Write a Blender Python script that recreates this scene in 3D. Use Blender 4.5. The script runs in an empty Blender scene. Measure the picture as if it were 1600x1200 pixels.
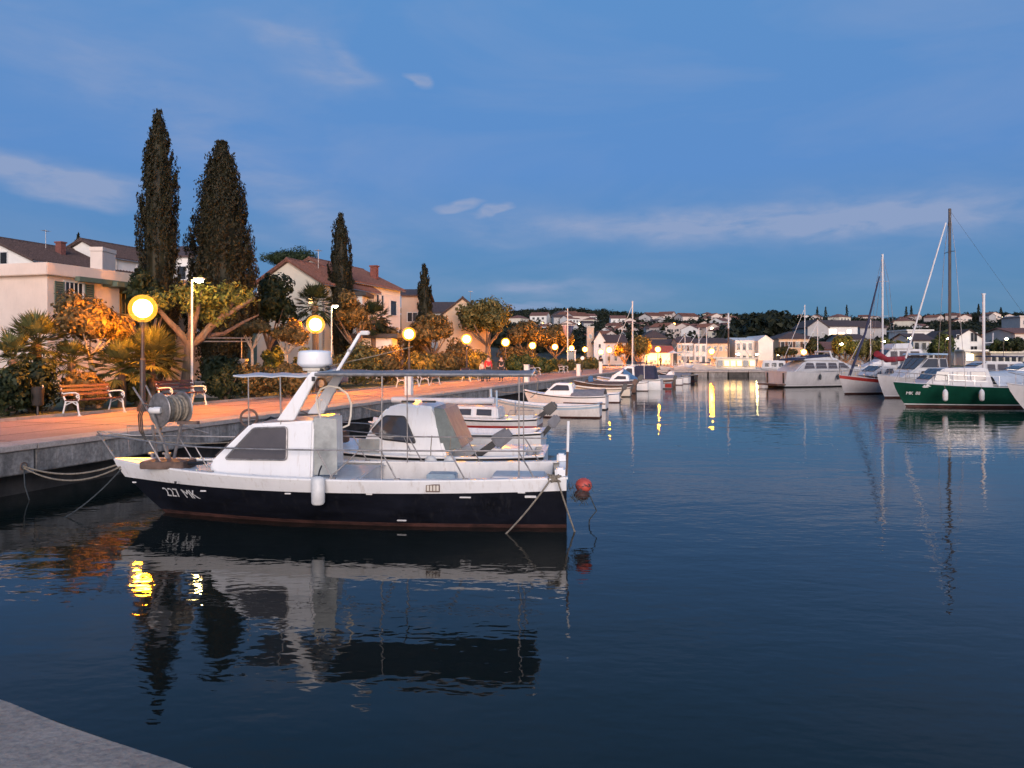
import bpy, bmesh, math, random
import numpy as np
from mathutils import Vector, Matrix
R = math.radians
rnd = random.Random(7)
rng = np.random.default_rng(7)
sc = bpy.context.scene
COL = sc.collection
PI = math.pi

# ------------------------------------------------------------------ camera
EYE, F, HZ = 2.73, 1250.0, 556.0          # metres above the water, focal length in photo pixels, horizon row
cam = bpy.data.cameras.new('camera')
cam.sensor_width = 36
cam.lens = 36 * F / 1600
cam.shift_y = -(600 - HZ) / 1600
cam.clip_end = 6000
camo = bpy.data.objects.new('camera', cam)
COL.objects.link(camo)
camo.location = (0, 0, EYE)
camo.rotation_euler = (PI / 2, 0, 0)
sc.camera = camo

# ------------------------------------------------------------------ dusk sky
SUN_EL, SUN_AZ = 8.0, 180.0              # the afterglow lies low behind the photographer
w = bpy.data.worlds.new('World')
sc.world = w
w.use_nodes = True
nt = w.node_tree
N, LK = nt.nodes, nt.links
bg = N['Background']
bg.inputs[1].default_value = 0.1

def nd(t, **k):
    n = N.new(t)
    for a, v in k.items():
        setattr(n, a, v)
    return n

def mth(op, a, b=None, c=None):
    n = nd('ShaderNodeMath', operation=op)
    for i, v in enumerate((a, b, c)):
        if v is None:
            continue
        if isinstance(v, (int, float)):
            n.inputs[i].default_value = v
        else:
            LK.new(v, n.inputs[i])
    return n.outputs[0]

def mixc(f, a, b):
    n = nd('ShaderNodeMix', data_type='RGBA')
    for i, v in ((0, f), (6, a), (7, b)):
        if isinstance(v, (int, float)):
            n.inputs[i].default_value = v
        elif isinstance(v, tuple):
            n.inputs[i].default_value = (*v, 1)
        else:
            LK.new(v, n.inputs[i])
    return n.outputs[2]

sky = nd('ShaderNodeTexSky', sky_type='NISHITA', sun_disc=False)
sky.sun_elevation = R(SUN_EL)
sky.sun_rotation = R(SUN_AZ)
sky.air_density, sky.dust_density, sky.ozone_density = 1.0, 0.0, 6.0
tc = nd('ShaderNodeTexCoord')
sep = nd('ShaderNodeSeparateXYZ')
LK.new(tc.outputs['Generated'], sep.inputs[0])
gx, gy, gz = sep.outputs
az = mth('ARCTAN2', gx, gy)
el = mth('ARCTAN2', gz, mth('SQRT', mth('ADD', mth('MULTIPLY', gx, gx), mth('MULTIPLY', gy, gy))))
# deep even twilight blue, a little greyer towards the horizon, over the Nishita sky
ramp = nd('ShaderNodeValToRGB')
LK.new(mth('MULTIPLY', el, 2.0), ramp.inputs[0])
cr = ramp.color_ramp
cr.elements[0].position, cr.elements[0].color = 0.0, (0.92, 2.1, 3.5, 1)
cr.elements[1].position, cr.elements[1].color = 1.0, (1.30, 3.25, 6.6, 1)
e = cr.elements.new(0.16); e.color = (1.02, 2.42, 4.6, 1)
e = cr.elements.new(0.45); e.color = (1.25, 2.85, 6.2, 1)
base = mixc(0.82, sky.outputs[0], ramp.outputs[0])
# thin clouds: soft elongated patches broken up by noise
cv = nd('ShaderNodeCombineXYZ')
LK.new(az, cv.inputs[0]); LK.new(mth('MULTIPLY', el, 3.2), cv.inputs[1])

def noise(scale, detail=5, rough=.55, dist=0.0):
    n = nd('ShaderNodeTexNoise')
    n.inputs['Scale'].default_value = scale
    n.inputs['Detail'].default_value = detail
    n.inputs['Roughness'].default_value = rough
    n.inputs['Distortion'].default_value = dist
    LK.new(cv.outputs[0], n.inputs['Vector'])
    return n.outputs[0]
n_fine = noise(11, 6, .6, .3)
n_big = noise(2.6, 5, .55, .6)
warp_a = mth('MULTIPLY', mth('SUBTRACT', noise(7, 3), .5), .10)
warp_e = mth('MULTIPLY', mth('SUBTRACT', noise(9, 3), .5), .035)
azw, elw = mth('ADD', az, warp_a), mth('ADD', el, warp_e)
tot = None
CLOUDS = [  # px, py, half width, half height, tilt, strength
    (95, 292, 118, 24, -8, 1.1), (60, 262, 120, 12, -6, .7), (655, 124, 34, 11, -14, 1.0), (435, 55, 46, 12, -8, .5), (500, 72, 36, 14, -16, .45),
    (520, 118, 60, 18, -6, .5), (548, 88, 26, 12, -50, .4), (718, 323, 30, 9, 4, .9), (768, 331, 26, 10, 10, .9), (1120, 352, 340, 22, -1, .75), (1330, 338, 230, 26, 2, .35),
    (1300, 330, 260, 40, 0, .16), (480, 330, 170, 34, -27, .48), (330, 200, 260, 60, -20, .14), (810, 479, 75, 9, -4, .9), (830, 449, 70, 10, 3, .55),
    (770, 376, 40, 10, 0, .22), (940, 462, 120, 26, 0, .34), (600, 455, 130, 16, 0, .2), (1480, 352, 200, 60, 0, .12), (150, 90, 260, 70, -10, .12), (400, 370, 120, 12, -20, .18)]
for px, py, sw, sh, tl, st in CLOUDS:
    a0 = math.atan((px - 800) / F)
    e0 = math.atan((HZ - py) / F * math.cos(a0))
    dx, dy = mth('SUBTRACT', azw, a0), mth('SUBTRACT', elw, e0)
    c, s = math.cos(R(tl)), math.sin(R(tl))
    u = mth('MULTIPLY', mth('ADD', mth('MULTIPLY', dx, c), mth('MULTIPLY', dy, s)), F / sw)
    v = mth('MULTIPLY', mth('SUBTRACT', mth('MULTIPLY', dy, c), mth('MULTIPLY', dx, s)), F / sh)
    g = mth('POWER', 2.718, mth('MULTIPLY', mth('ADD', mth('MULTIPLY', u, u), mth('MULTIPLY', v, v)), -1.0))
    if st >= .9: g = mth('MINIMUM', mth('MAXIMUM', mth('MULTIPLY', mth('SUBTRACT', g, .30), 2.6), 0.0), 1.0)
    g = mth('MULTIPLY', g, st if st < .9 else .62)
    tot = g if tot is None else mth('ADD', tot, g)
wisp = mth('MULTIPLY', tot, mth('MAXIMUM', mth('SUBTRACT', mth('MULTIPLY', n_fine, 3.2), .75), .12))
general = mth('MULTIPLY', mth('MAXIMUM', mth('SUBTRACT', n_big, .46), 0.0), 1.15)
cf = mth('MINIMUM', mth('ADD', wisp, general), .8)
ccol = mixc(cf, base, (3.0, 3.75, 5.7))
LK.new(ccol, bg.inputs[0])

# ------------------------------------------------------------------ afterglow light
sl = bpy.data.lights.new('afterglow', 'SUN')
sl.energy = 4.7
sl.angle = R(42)
sl.color = (1.0, 0.84, 0.77)
so = bpy.data.objects.new('afterglow', sl)
COL.objects.link(so)
so.rotation_euler = Vector((-0.10, math.cos(R(SUN_EL)), -math.sin(R(SUN_EL)))).to_track_quat('-Z', 'Y').to_euler()

vs = sc.view_settings
vs.view_transform = 'Standard'
vs.look = 'None'
vs.gamma = 1
vs.exposure = 0
vs.use_curve_mapping = False
sc.render.engine = 'CYCLES'
cy = sc.cycles
cy.use_denoising = True
cy.max_bounces = 4
cy.diffuse_bounces = 1
cy.glossy_bounces = 3
cy.transmission_bounces = 1
cy.transparent_max_bounces = 14
cy.use_adaptive_sampling = True
cy.adaptive_threshold = .025
cy.adaptive_min_samples = 16
cy.volume_bounces = 0
cy.sample_clamp_indirect = 6
cy.caustics_reflective = False
cy.caustics_refractive = False

# ------------------------------------------------------------------ helpers
def X(px, Y): return (px - 800) / F * Y
def Z(py, Y): return EYE - (py - HZ) / F * Y
def P(px, py, Y): return Vector((X(px, Y), Y, Z(py, Y)))
def edge(Y): return -9.5 + .295 * (Y - 14.8)       # water edge of the promenade
def border(Y): return -13.4 + .295 * (Y - 21)      # lawn edge of the promenade
QU = Vector((.283, .959, 0)).normalized()          # direction along the quay
QN = Vector((.959, -.283, 0)).normalized()         # from the gardens towards the water
QROT = math.atan2(QU.y, QU.x)
def smooth(t):
    t = min(1, max(0, t)); return t * t * (3 - 2 * t)
def height(x, y):
    d = (border(y) - x) * .959
    hl = min(.2 * max(0, d - 14), 26)
    hf = 41 * smooth((y - 175) / 760) * (1 + .10 * math.sin(x * .011 + 1) + .05 * math.sin(x * .031))
    hf += 7 * math.exp(-((x - 95) / 38) ** 2 - ((y - 330) / 90) ** 2)
    if y > 122: hl *= smooth(1 - (y - 122) / 200) 
    return 1.0 + max(hl, hf)

GLYPH = {}
for ch_ in '27MK81':                      # letter outlines, made while the scene is still empty
    cu_ = bpy.data.curves.new('t', 'FONT'); cu_.body = ch_; cu_.size = 1.0; cu_.resolution_u = 2
    ob_ = bpy.data.objects.new('t', cu_); COL.objects.link(ob_)
    GLYPH[ch_] = bpy.data.meshes.new_from_object(ob_.evaluated_get(bpy.context.evaluated_depsgraph_get()))
    bpy.data.objects.remove(ob_)

class MB:
    def __init__(s): s.v, s.f = [], []
    def add(s, vs_, fs_):
        o = len(s.v)
        s.v += [tuple(p) for p in vs_]
        s.f += [tuple(o + i for i in f) for f in fs_]
        return s
    def box(s, c, d, rz=0, M=None, taper=1.0):
        x, y, z = d[0] / 2, d[1] / 2, d[2] / 2
        pts = [Vector((sx * x * (taper if sz > 0 else 1), sy * y * (taper if sz > 0 else 1), sz * z)) for sz in (-1, 1) for sy in (-1, 1) for sx in (-1, 1)]
        m = Matrix.Rotation(rz, 3, 'Z') if M is None else M
        return s.add([m @ p + Vector(c) for p in pts], [(0, 2, 3, 1), (4, 5, 7, 6), (0, 1, 5, 4), (2, 6, 7, 3), (0, 4, 6, 2), (1, 3, 7, 5)])
    def bx(s, x0, x1, y0, y1, z0, z1):
        return s.box(((x0 + x1) / 2, (y0 + y1) / 2, (z0 + z1) / 2), (x1 - x0, y1 - y0, z1 - z0))
    def tube(s, pts, r, n=8, closed=False):
        pts = [Vector(p) for p in pts]
        m = len(pts)
        rr = r if isinstance(r, (list, tuple)) else [r] * m
        o = len(s.v)
        ref = None
        for i, p in enumerate(pts):
            if closed: d = pts[(i + 1) % m] - pts[i - 1]
            else: d = pts[min(i + 1, m - 1)] - pts[max(i - 1, 0)]
            d.normalize()
            if ref is None: ref = d.orthogonal().normalized()
            a = (ref - d * ref.dot(d))
            a = a.normalized() if a.length > 1e-5 else d.orthogonal().normalized()
            ref = a
            b = d.cross(a)
            for k in range(n):
                t = 2 * PI * k / n
                s.v.append(tuple(p + (a * math.cos(t) + b * math.sin(t)) * rr[i]))
        for i in range(m if closed else m - 1):
            j = (i + 1) % m
            for k in range(n):
                s.f.append((o + i * n + k, o + i * n + (k + 1) % n, o + j * n + (k + 1) % n, o + j * n + k))
        if not closed:
            s.f.append(tuple(o + k for k in range(n - 1, -1, -1)))
            s.f.append(tuple(o + (m - 1) * n + k for k in range(n)))
        return s
    def bar(s, a, b, r, n=8, r2=None): return s.tube([a, b], [r, r if r2 is None else r2], n)
    def lathe(s, prof, n=16, c=(0, 0, 0), M=None):
        m = Matrix.Identity(3) if M is None else M
        o = len(s.v); c = Vector(c)
        for r, z in prof:
            for k in range(n):
                t = 2 * PI * k / n
                s.v.append(tuple(m @ Vector((r * math.cos(t), r * math.sin(t), z)) + c))
        for i in range(len(prof) - 1):
            for k in range(n):
                s.f.append((o + i * n + k, o + i * n + (k + 1) % n, o + (i + 1) * n + (k + 1) % n, o + (i + 1) * n + k))
        s.f.append(tuple(o + k for k in range(n - 1, -1, -1)))
        s.f.append(tuple(o + (len(prof) - 1) * n + k for k in range(n)))
        return s
    def ball(s, c, r, n=12, m=8):
        rx, ry, rz = r if isinstance(r, (tuple, list)) else (r, r, r)
        prof = [(math.sin(PI * (i + .02) / (m + .04)), -math.cos(PI * (i + .02) / (m + .04))) for i in range(m + 1)]
        o = len(s.v)
        s.lathe(prof, n)
        for i in range(o, len(s.v)):
            x, y, z = s.v[i]
            s.v[i] = (c[0] + x * rx, c[1] + y * ry, c[2] + z * rz)
        return s
    def prism(s, poly, y0, y1, w0=None, axis='y'):
        """poly in (x, z), pushed from y0 to y1"""
        n = len(poly); o = len(s.v)
        for y in (y0, y1):
            for p in poly: s.v.append((p[0], y, p[1]))
        s.f.append(tuple(o + i for i in range(n)))
        s.f.append(tuple(o + n + i for i in range(n - 1, -1, -1)))
        for i in range(n):
            j = (i + 1) % n
            s.f.append((o + i, o + n + i, o + n + j, o + j))
        return s
    def build(s, name, mat, parent=None, smooth_=False, bevel=0, fix=True):
        me = bpy.data.meshes.new(name)
        me.from_pydata(s.v, [], s.f)
        if fix or bevel:
            bm = bmesh.new(); bm.from_mesh(me)
            if bevel:
                bmesh.ops.remove_doubles(bm, verts=bm.verts, dist=1e-5)
                bmesh.ops.recalc_face_normals(bm, faces=bm.faces)
                es = [e_ for e_ in bm.edges if len(e_.link_faces) == 2 and e_.calc_face_angle(0) > .35]
                bmesh.ops.bevel(bm, geom=es, offset=bevel, segments=2, affect='EDGES', clamp_overlap=True)
            bmesh.ops.recalc_face_normals(bm, faces=bm.faces)
            bm.to_mesh(me); bm.free()
        if smooth_:
            me.polygons.foreach_set('use_smooth', [True] * len(me.polygons))
            try: me.set_sharp_from_angle(angle=R(40))
            except Exception: pass
        me.materials.append(mat)
        o = bpy.data.objects.new(name, me)
        COL.objects.link(o)
        o.parent = parent
        return o

def tag(o, label=None, cat=None, group=None, kind=None):
    if label: o['label'] = label
    if cat: o['category'] = cat
    if group: o['group'] = group
    if kind: o['kind'] = kind
    return o
def thing(name, label, cat, loc=(0, 0, 0), rz=0, group=None):
    o = bpy.data.objects.new(name, None)
    o.empty_display_size = .2
    COL.objects.link(o)
    o.location = loc
    o.rotation_euler = (0, 0, rz)
    return tag(o, label, cat, group)
def copy_tree(o, parent=None):
    c = o.copy(); COL.objects.link(c); c.parent = parent
    for ch in o.children: copy_tree(ch, c)
    return c

# ------------------------------------------------------------------ materials
def pm(name, col, rough=.6, metal=0, var=.15, vs_=2.5, bump=0, bs=30, spec=.5, coat=0, col2=None, stretch=None, speck=0, streak=None):
    m = bpy.data.materials.new(name); m.use_nodes = True
    t = m.node_tree; b = t.nodes['Principled BSDF']; L = t.links
    b.inputs['Roughness'].default_value = rough
    b.inputs['Metallic'].default_value = metal
    b.inputs['Specular IOR Level'].default_value = spec
    b.inputs['Coat Weight'].default_value = coat
    b.inputs['Coat Roughness'].default_value = .08
    co = t.nodes.new('ShaderNodeTexCoord')
    src = co.outputs['Object']
    if stretch:
        mp = t.nodes.new('ShaderNodeMapping'); mp.inputs['Scale'].default_value = stretch
        L.new(src, mp.inputs[0]); src = mp.outputs[0]
    n = t.nodes.new('ShaderNodeTexNoise'); n.inputs['Scale'].default_value = vs_; n.inputs['Detail'].default_value = 6; n.inputs['Roughness'].default_value = .65
    L.new(src, n.inputs['Vector'])
    rp = t.nodes.new('ShaderNodeValToRGB')
    a = col2 if col2 else tuple(max(0, c * (1 - var * 1.5)) for c in col)
    bb = col if col2 else tuple(min(.95, c * (1 + var)) for c in col)
    rp.color_ramp.elements[0].position = .32; rp.color_ramp.elements[0].color = (*a, 1)
    rp.color_ramp.elements[1].position = .68; rp.color_ramp.elements[1].color = (*bb, 1)
    L.new(n.outputs[0], rp.inputs[0]); out = rp.outputs[0]
    if speck:
        n3 = t.nodes.new('ShaderNodeTexNoise'); n3.inputs['Scale'].default_value = bs * 1.7; n3.inputs['Detail'].default_value = 3
        L.new(co.outputs['Object'], n3.inputs['Vector'])
        mx = t.nodes.new('ShaderNodeMix'); mx.data_type = 'RGBA'; mx.blend_type = 'MULTIPLY'; mx.inputs[0].default_value = speck
        r3 = t.nodes.new('ShaderNodeValToRGB'); r3.color_ramp.elements[0].position = .38; r3.color_ramp.elements[0].color = (.35, .35, .35, 1); r3.color_ramp.elements[1].position = .58
        L.new(n3.outputs[0], r3.inputs[0]); L.new(out, mx.inputs[6]); L.new(r3.outputs[0], mx.inputs[7]); out = mx.outputs[2]
    if streak:
        mp4 = t.nodes.new('ShaderNodeMapping'); mp4.inputs['Scale'].default_value = (5, 5, .55); L.new(co.outputs['Object'], mp4.inputs[0])
        n4 = t.nodes.new('ShaderNodeTexNoise'); n4.inputs['Scale'].default_value = 2.2; n4.inputs['Detail'].default_value = 7; n4.inputs['Roughness'].default_value = .7; L.new(mp4.outputs[0], n4.inputs['Vector'])
        r4 = t.nodes.new('ShaderNodeValToRGB'); r4.color_ramp.elements[0].position = .55; r4.color_ramp.elements[0].color = (0, 0, 0, 1); r4.color_ramp.elements[1].position = .78; r4.color_ramp.elements[1].color = (.75, .75, .75, 1)
        mx4 = t.nodes.new('ShaderNodeMix'); mx4.data_type = 'RGBA'; mx4.inputs[7].default_value = (*streak, 1)
        L.new(n4.outputs[0], r4.inputs[0]); L.new(r4.outputs[0], mx4.inputs[0]); L.new(out, mx4.inputs[6]); out = mx4.outputs[2]
    L.new(out, b.inputs['Base Color'])
    if bump:
        n2 = t.nodes.new('ShaderNodeTexNoise'); n2.inputs['Scale'].default_value = bs; n2.inputs['Detail'].default_value = 4
        L.new(src, n2.inputs['Vector'])
        bp = t.nodes.new('ShaderNodeBump'); bp.inputs['Strength'].default_value = bump; bp.inputs['Distance'].default_value = .02
        L.new(n2.outputs[0], bp.inputs['Height']); L.new(bp.outputs[0], b.inputs['Normal'])
    return m
def emis(name, col, st):
    m = bpy.data.materials.new(name); m.use_nodes = True
    t = m.node_tree; b = t.nodes['Principled BSDF']
    b.inputs['Base Color'].default_value = (*col, 1)
    b.inputs['Emission Color'].default_value = (*col, 1)
    b.inputs['Emission Strength'].default_value = st
    return m
def leafm(name, c0, c1, rough=.6):
    m = bpy.data.materials.new(name); m.use_nodes = True
    t = m.node_tree; b = t.nodes['Principled BSDF']; L = t.links
    b.inputs['Roughness'].default_value = rough
    b.inputs['Specular IOR Level'].default_value = .25
    g = t.nodes.new('ShaderNodeNewGeometry'); rp = t.nodes.new('ShaderNodeValToRGB')
    rp.color_ramp.elements[0].color = (*c0, 1); rp.color_ramp.elements[1].color = (*c1, 1)
    L.new(g.outputs['Random Per Island'], rp.inputs[0]); L.new(rp.outputs[0], b.inputs['Base Color'])
    tr = t.nodes.new('ShaderNodeBsdfTranslucent'); L.new(rp.outputs[0], tr.inputs[0])
    ad = t.nodes.new('ShaderNodeMixShader'); ad.inputs[0].default_value = .22
    L.new(b.outputs[0], ad.inputs[1]); L.new(tr.outputs[0], ad.inputs[2])
    L.new(ad.outputs[0], t.nodes['Material Output'].inputs[0])
    return m
M = {}
M['gel'] = pm('white_gelcoat', (.84, .83, .82), .28, var=.05, vs_=1.6, coat=.08, stretch=(1, 1, .35), streak=(.52, .45, .37))
M['gel_shade'] = pm('shaded_white_gelcoat', (.56, .55, .55), .5, var=.08, vs_=2, stretch=(1, 1, .4), streak=(.36, .33, .30))  # white gelcoat darkened to paint dusk shade onto the yachts; streaks are dirt
M['gel_worn'] = pm('worn_white_paint', (.70, .68, .66), .45, var=.10, vs_=3, stretch=(1, 1, .4), streak=(.40, .34, .28))
M['navy'] = pm('navy_hull_paint', (.010, .011, .017), .3, var=.35, vs_=2, coat=.1, stretch=(.6, 1, 1.6), streak=(.035, .034, .036))
M['antifoul'] = pm('red_antifouling', (.075, .030, .024), .7, var=.5, vs_=3, stretch=(1, 1, 3))
M['deckgrey'] = pm('grey_deck_paint', (.50, .51, .53), .6, var=.12, vs_=3)
M['steel'] = pm('stainless_tube', (.62, .61, .60), .28, metal=.9, var=.1)
M['galv'] = pm('weathered_steel', (.30, .28, .27), .5, metal=.6, var=.3, vs_=8)
M['rust'] = pm('rusty_iron', (.20, .13, .10), .75, metal=.2, var=.4, vs_=9, col2=(.10, .07, .06))
M['alu'] = pm('dull_aluminium', (.55, .56, .58), .4, metal=.7, var=.12, vs_=6)
M['canvas'] = pm('grey_canvas', (.20, .20, .215), .85, var=.15, vs_=5, bump=.2, bs=60)
M['tarp'] = pm('pale_tarpaulin', (.52, .54, .56), .7, var=.12, vs_=2, bump=.5, bs=6)
M['pvc'] = pm('milky_plastic_sheet', (.36, .37, .35), .35, var=.18, vs_=4, bump=.3, bs=8)
M['awn_grey'] = pm('greenish_grey_screen', (.17, .20, .19), .4, var=.2, vs_=4, bump=.3, bs=8)
M['glass'] = pm('tinted_cabin_glass', (.06, .055, .055), .06, var=.12, vs_=2, spec=.9)
M['smoked'] = pm('scratched_perspex', (.105, .088, .085), .1, var=.12, vs_=2, spec=.8)
M['dark'] = pm('black_rubber', (.02, .02, .022), .6, var=.3)
M['black'] = pm('black_plastic', (.018, .018, .02), .4, var=.3)
M['rope'] = pm('hemp_rope', (.26, .22, .17), .9, var=.3, vs_=20, bump=.5, bs=80)
M['rope_dark'] = pm('dark_rope', (.05, .06, .065), .9, var=.3, vs_=20)
M['buoy'] = pm('faded_orange_plastic', (.55, .085, .06), .5, var=.25, vs_=6)
M['fender'] = pm('white_vinyl', (.72, .71, .68), .5, var=.10, vs_=7)
M['wood'] = pm('varnished_brown_slat', (.10, .036, .024), .55, var=.25, vs_=4, stretch=(6, 1, 1))
M['oldwood'] = pm('old_brown_timber', (.13, .08, .06), .8, var=.35, vs_=6)
M['iron_white'] = pm('white_cast_iron', (.74, .70, .66), .5, var=.08, vs_=6)
M['pole'] = pm('dark_lamp_post', (.055, .045, .042), .5, metal=.2, var=.2)
M['letter'] = pm('white_lettering', (.75, .75, .74), .5, var=.06)
M['navyblue'] = pm('navy_canvas', (.02, .025, .06), .8, var=.25)
M['blue'] = pm('blue_canvas', (.045, .14, .30), .75, var=.2, vs_=3)
M['reddk'] = pm('red_paint', (.36, .035, .03), .45, var=.15)
M['redcan'] = pm('dark_red_canvas', (.26, .02, .03), .8, var=.2)
M['green'] = pm('green_hull_paint', (.006, .055, .034), .25, var=.18, vs_=1.3, coat=.4)
M['skyblue'] = pm('pale_blue_paint', (.36, .47, .56), .5, var=.1)
M['cream'] = pm('cream_paint', (.68, .62, .52), .5, var=.08)
M['skin'] = pm('skin', (.45, .27, .20), .6, var=.05)
M['carblue'] = pm('blue_car_paint', (.06, .09, .15), .25, var=.1, coat=.6)
M['tyre'] = pm('tyre', (.02, .02, .02), .8)
# built ground
M['pave'] = pm('pink_promenade_paving', (.47, .27, .215), .8, var=.17, vs_=.42, bump=.35, bs=25, speck=.4)
M['coping'] = pm('pale_coping_stone', (.44, .38, .34), .8, var=.16, vs_=2.2, bump=.4, bs=14, speck=.3)
M['concrete'] = pm('stained_quay_concrete', (.29, .275, .26), .9, var=.38, vs_=1.6, bump=.7, bs=9, stretch=(1, 1, .35), speck=.5, streak=(.07, .065, .05))
M['nearquay'] = pm('rough_grey_concrete', (.36, .285, .225), .9, var=.16, vs_=1.6, bump=.6, bs=22, speck=.32)
M['darkwall'] = pm('dark_wall', (.055, .05, .045), .7, var=.4, vs_=2)
M['kerb'] = pm('kerb_stone', (.34, .29, .25), .85, var=.15)
M['kerbdark'] = pm('dirty_joint', (.16, .10, .08), .9, var=.3)
M['lawn'] = pm('garden_soil_and_lawn', (.075, .085, .03), .9, var=.4, vs_=1.1, bump=.8, bs=18, speck=.5)
M['hillsoil'] = pm('scrub_ground', (.035, .04, .022), .9, var=.4, vs_=.03)
M['stonewall'] = pm('garden_wall_stone', (.42, .37, .32), .85, var=.25, vs_=3, bump=.5, bs=10)
# walls and roofs
M['w_white'] = pm('white_render', (.70, .67, .63), .85, var=.07, vs_=.7, streak=(.50, .47, .43))
M['w_pink'] = pm('pale_pink_render', (.63, .52, .45), .85, var=.07, vs_=.7, streak=(.47, .39, .34))
M['w_cream'] = pm('cream_render', (.62, .56, .45), .85, var=.06, vs_=.7)
M['w_peach'] = pm('peach_render', (.60, .42, .28), .85, var=.08, vs_=.7)
M['w_grey'] = pm('grey_render', (.38, .36, .35), .85, var=.08, vs_=.7)
M['w_tan'] = pm('tan_render', (.50, .38, .29), .85, var=.08, vs_=.7)
M['w_stone'] = pm('pale_stone_wall', (.46, .42, .37), .9, var=.22, vs_=2.2, bump=.4, bs=5)
M['r_red'] = pm('old_clay_tiles', (.20, .085, .058), .85, var=.3, vs_=2.2, bump=.8, bs=6, stretch=(4, 1, 1))
M['r_brown'] = pm('dark_brown_tiles', (.085, .052, .045), .85, var=.3, vs_=2.2, bump=.8, bs=6, stretch=(4, 1, 1))
M['chim'] = pm('brick_chimney', (.17, .06, .048), .85, var=.25, vs_=6)
M['pane'] = pm('dark_window', (.025, .026, .03), .12, var=.3, vs_=2)
M['frame'] = pm('white_window_frame', (.62, .60, .58), .6, var=.05)
M['shutter'] = pm('green_shutter', (.085, .115, .085), .7, var=.15)
M['shutterbr'] = pm('brown_shutter', (.10, .055, .04), .7, var=.15)
M['awn_red'] = pm('red_cafe_awning', (.42, .10, .06), .8, var=.1)
M['awn_dark'] = pm('dark_awning', (.05, .045, .045), .8, var=.2)
M['lit'] = emis('lit_window_glow', (1.0, .62, .22), 3.2)
M['litw'] = emis('lit_shop_glow', (1.0, .80, .48), 5.0)
LAMP = 860.0
M['globe'] = emis('sodium_globe', (1.0, .33, .008), LAMP)
gm = bpy.data.materials.new('halo_glow_globe'); gm.use_nodes = True  # lamp globe with added orange glow imitating a halo around the bulb
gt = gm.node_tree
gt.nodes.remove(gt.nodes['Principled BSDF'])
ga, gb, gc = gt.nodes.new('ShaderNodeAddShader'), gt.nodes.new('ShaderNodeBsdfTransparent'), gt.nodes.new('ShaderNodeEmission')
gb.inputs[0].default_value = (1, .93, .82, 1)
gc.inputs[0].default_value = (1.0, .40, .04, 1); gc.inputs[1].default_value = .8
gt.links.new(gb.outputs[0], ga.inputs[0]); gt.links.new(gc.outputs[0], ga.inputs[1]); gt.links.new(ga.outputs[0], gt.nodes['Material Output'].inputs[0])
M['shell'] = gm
M['globe_far'] = emis('distant_sodium_bulb', (1.0, .35, .08), 60)
M['led'] = emis('street_light_head', (1.0, .80, .30), 240)
M['led_small'] = emis('small_lamp', (1.0, .78, .45), 12)
# plants
M['bark'] = pm('bark', (.16, .105, .075), .9, var=.35, vs_=7, bump=.8, bs=16, stretch=(1, 1, .3))
M['paletrunk'] = pm('pale_smooth_bark', (.42, .34, .26), .85, var=.25, vs_=7, bump=.4, bs=18)
M['l_cyp'] = leafm('cypress_leaf', (.011, .011, .005), (.031, .028, .012))
M['l_green'] = leafm('green_leaf', (.03, .045, .014), (.10, .115, .035))
M['l_olive'] = leafm('olive_leaf', (.055, .055, .02), (.20, .165, .055))
M['l_brown_lit'] = leafm('lamplit_brownish_leaf', (.07, .05, .02), (.24, .15, .05))  # brown leaves, colour brightened to paint in the orange lamp glow
M['l_dark'] = leafm('dark_leaf', (.012, .02, .008), (.045, .055, .022))
M['l_palm'] = leafm('palm_blade', (.05, .06, .022), (.16, .16, .06))
M['l_hill'] = leafm('wood_leaf', (.010, .014, .007), (.034, .038, .018))
M['l_pine'] = leafm('pine_needles', (.016, .028, .012), (.05, .068, .026))
M['l_yel'] = leafm('yellow_green_leaf', (.08, .085, .02), (.22, .20, .045))

# ================================================================== SETTING
def sheet(name, pts, mat, z=None, kind='structure'):
    b = MB(); b.add([(p[0], p[1], z if z is not None else p[2]) for p in pts], [tuple(range(len(pts)))])
    return tag(b.build(name, mat), kind=kind)

# ---- water
wm = bpy.data.materials.new('harbour_water'); wm.use_nodes = True
t = wm.node_tree; b = t.nodes['Principled BSDF']
b.inputs['Base Color'].default_value = (.010, .014, .012, 1)
b.inputs['Roughness'].default_value = .025
b.inputs['IOR'].default_value = 1.27
b.inputs['Specular Tint'].default_value = (1, .88, .66, 1)
tcw = t.nodes.new('ShaderNodeTexCoord')
prev = None
hsum = None
for scl, amp, dist in ((.5, .038, .8), (1.9, .0165, .4), (6.5, .0078, .2)):
    mp = t.nodes.new('ShaderNodeMapping'); mp.inputs['Scale'].default_value = (.75, 1.25, 1); mp.inputs['Rotation'].default_value = (0, 0, R(12))
    t.links.new(tcw.outputs['Object'], mp.inputs[0])
    n = t.nodes.new('ShaderNodeTexNoise'); n.inputs['Scale'].default_value = scl; n.inputs['Detail'].default_value = 1.5; n.inputs['Distortion'].default_value = dist
    t.links.new(mp.outputs[0], n.inputs['Vector'])
    mu = t.nodes.new('ShaderNodeMath'); mu.operation = 'MULTIPLY'; mu.inputs[1].default_value = amp
    t.links.new(n.outputs[0], mu.inputs[0])
    if hsum is None: hsum = mu.outputs[0]
    else:
        ad = t.nodes.new('ShaderNodeMath'); ad.operation = 'ADD'
        t.links.new(hsum, ad.inputs[0]); t.links.new(mu.outputs[0], ad.inputs[1]); hsum = ad.outputs[0]
pn = t.nodes.new('ShaderNodeTexNoise'); pn.inputs['Scale'].default_value = .09; pn.inputs['Detail'].default_value = 3; t.links.new(tcw.outputs['Object'], pn.inputs['Vector'])
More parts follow.
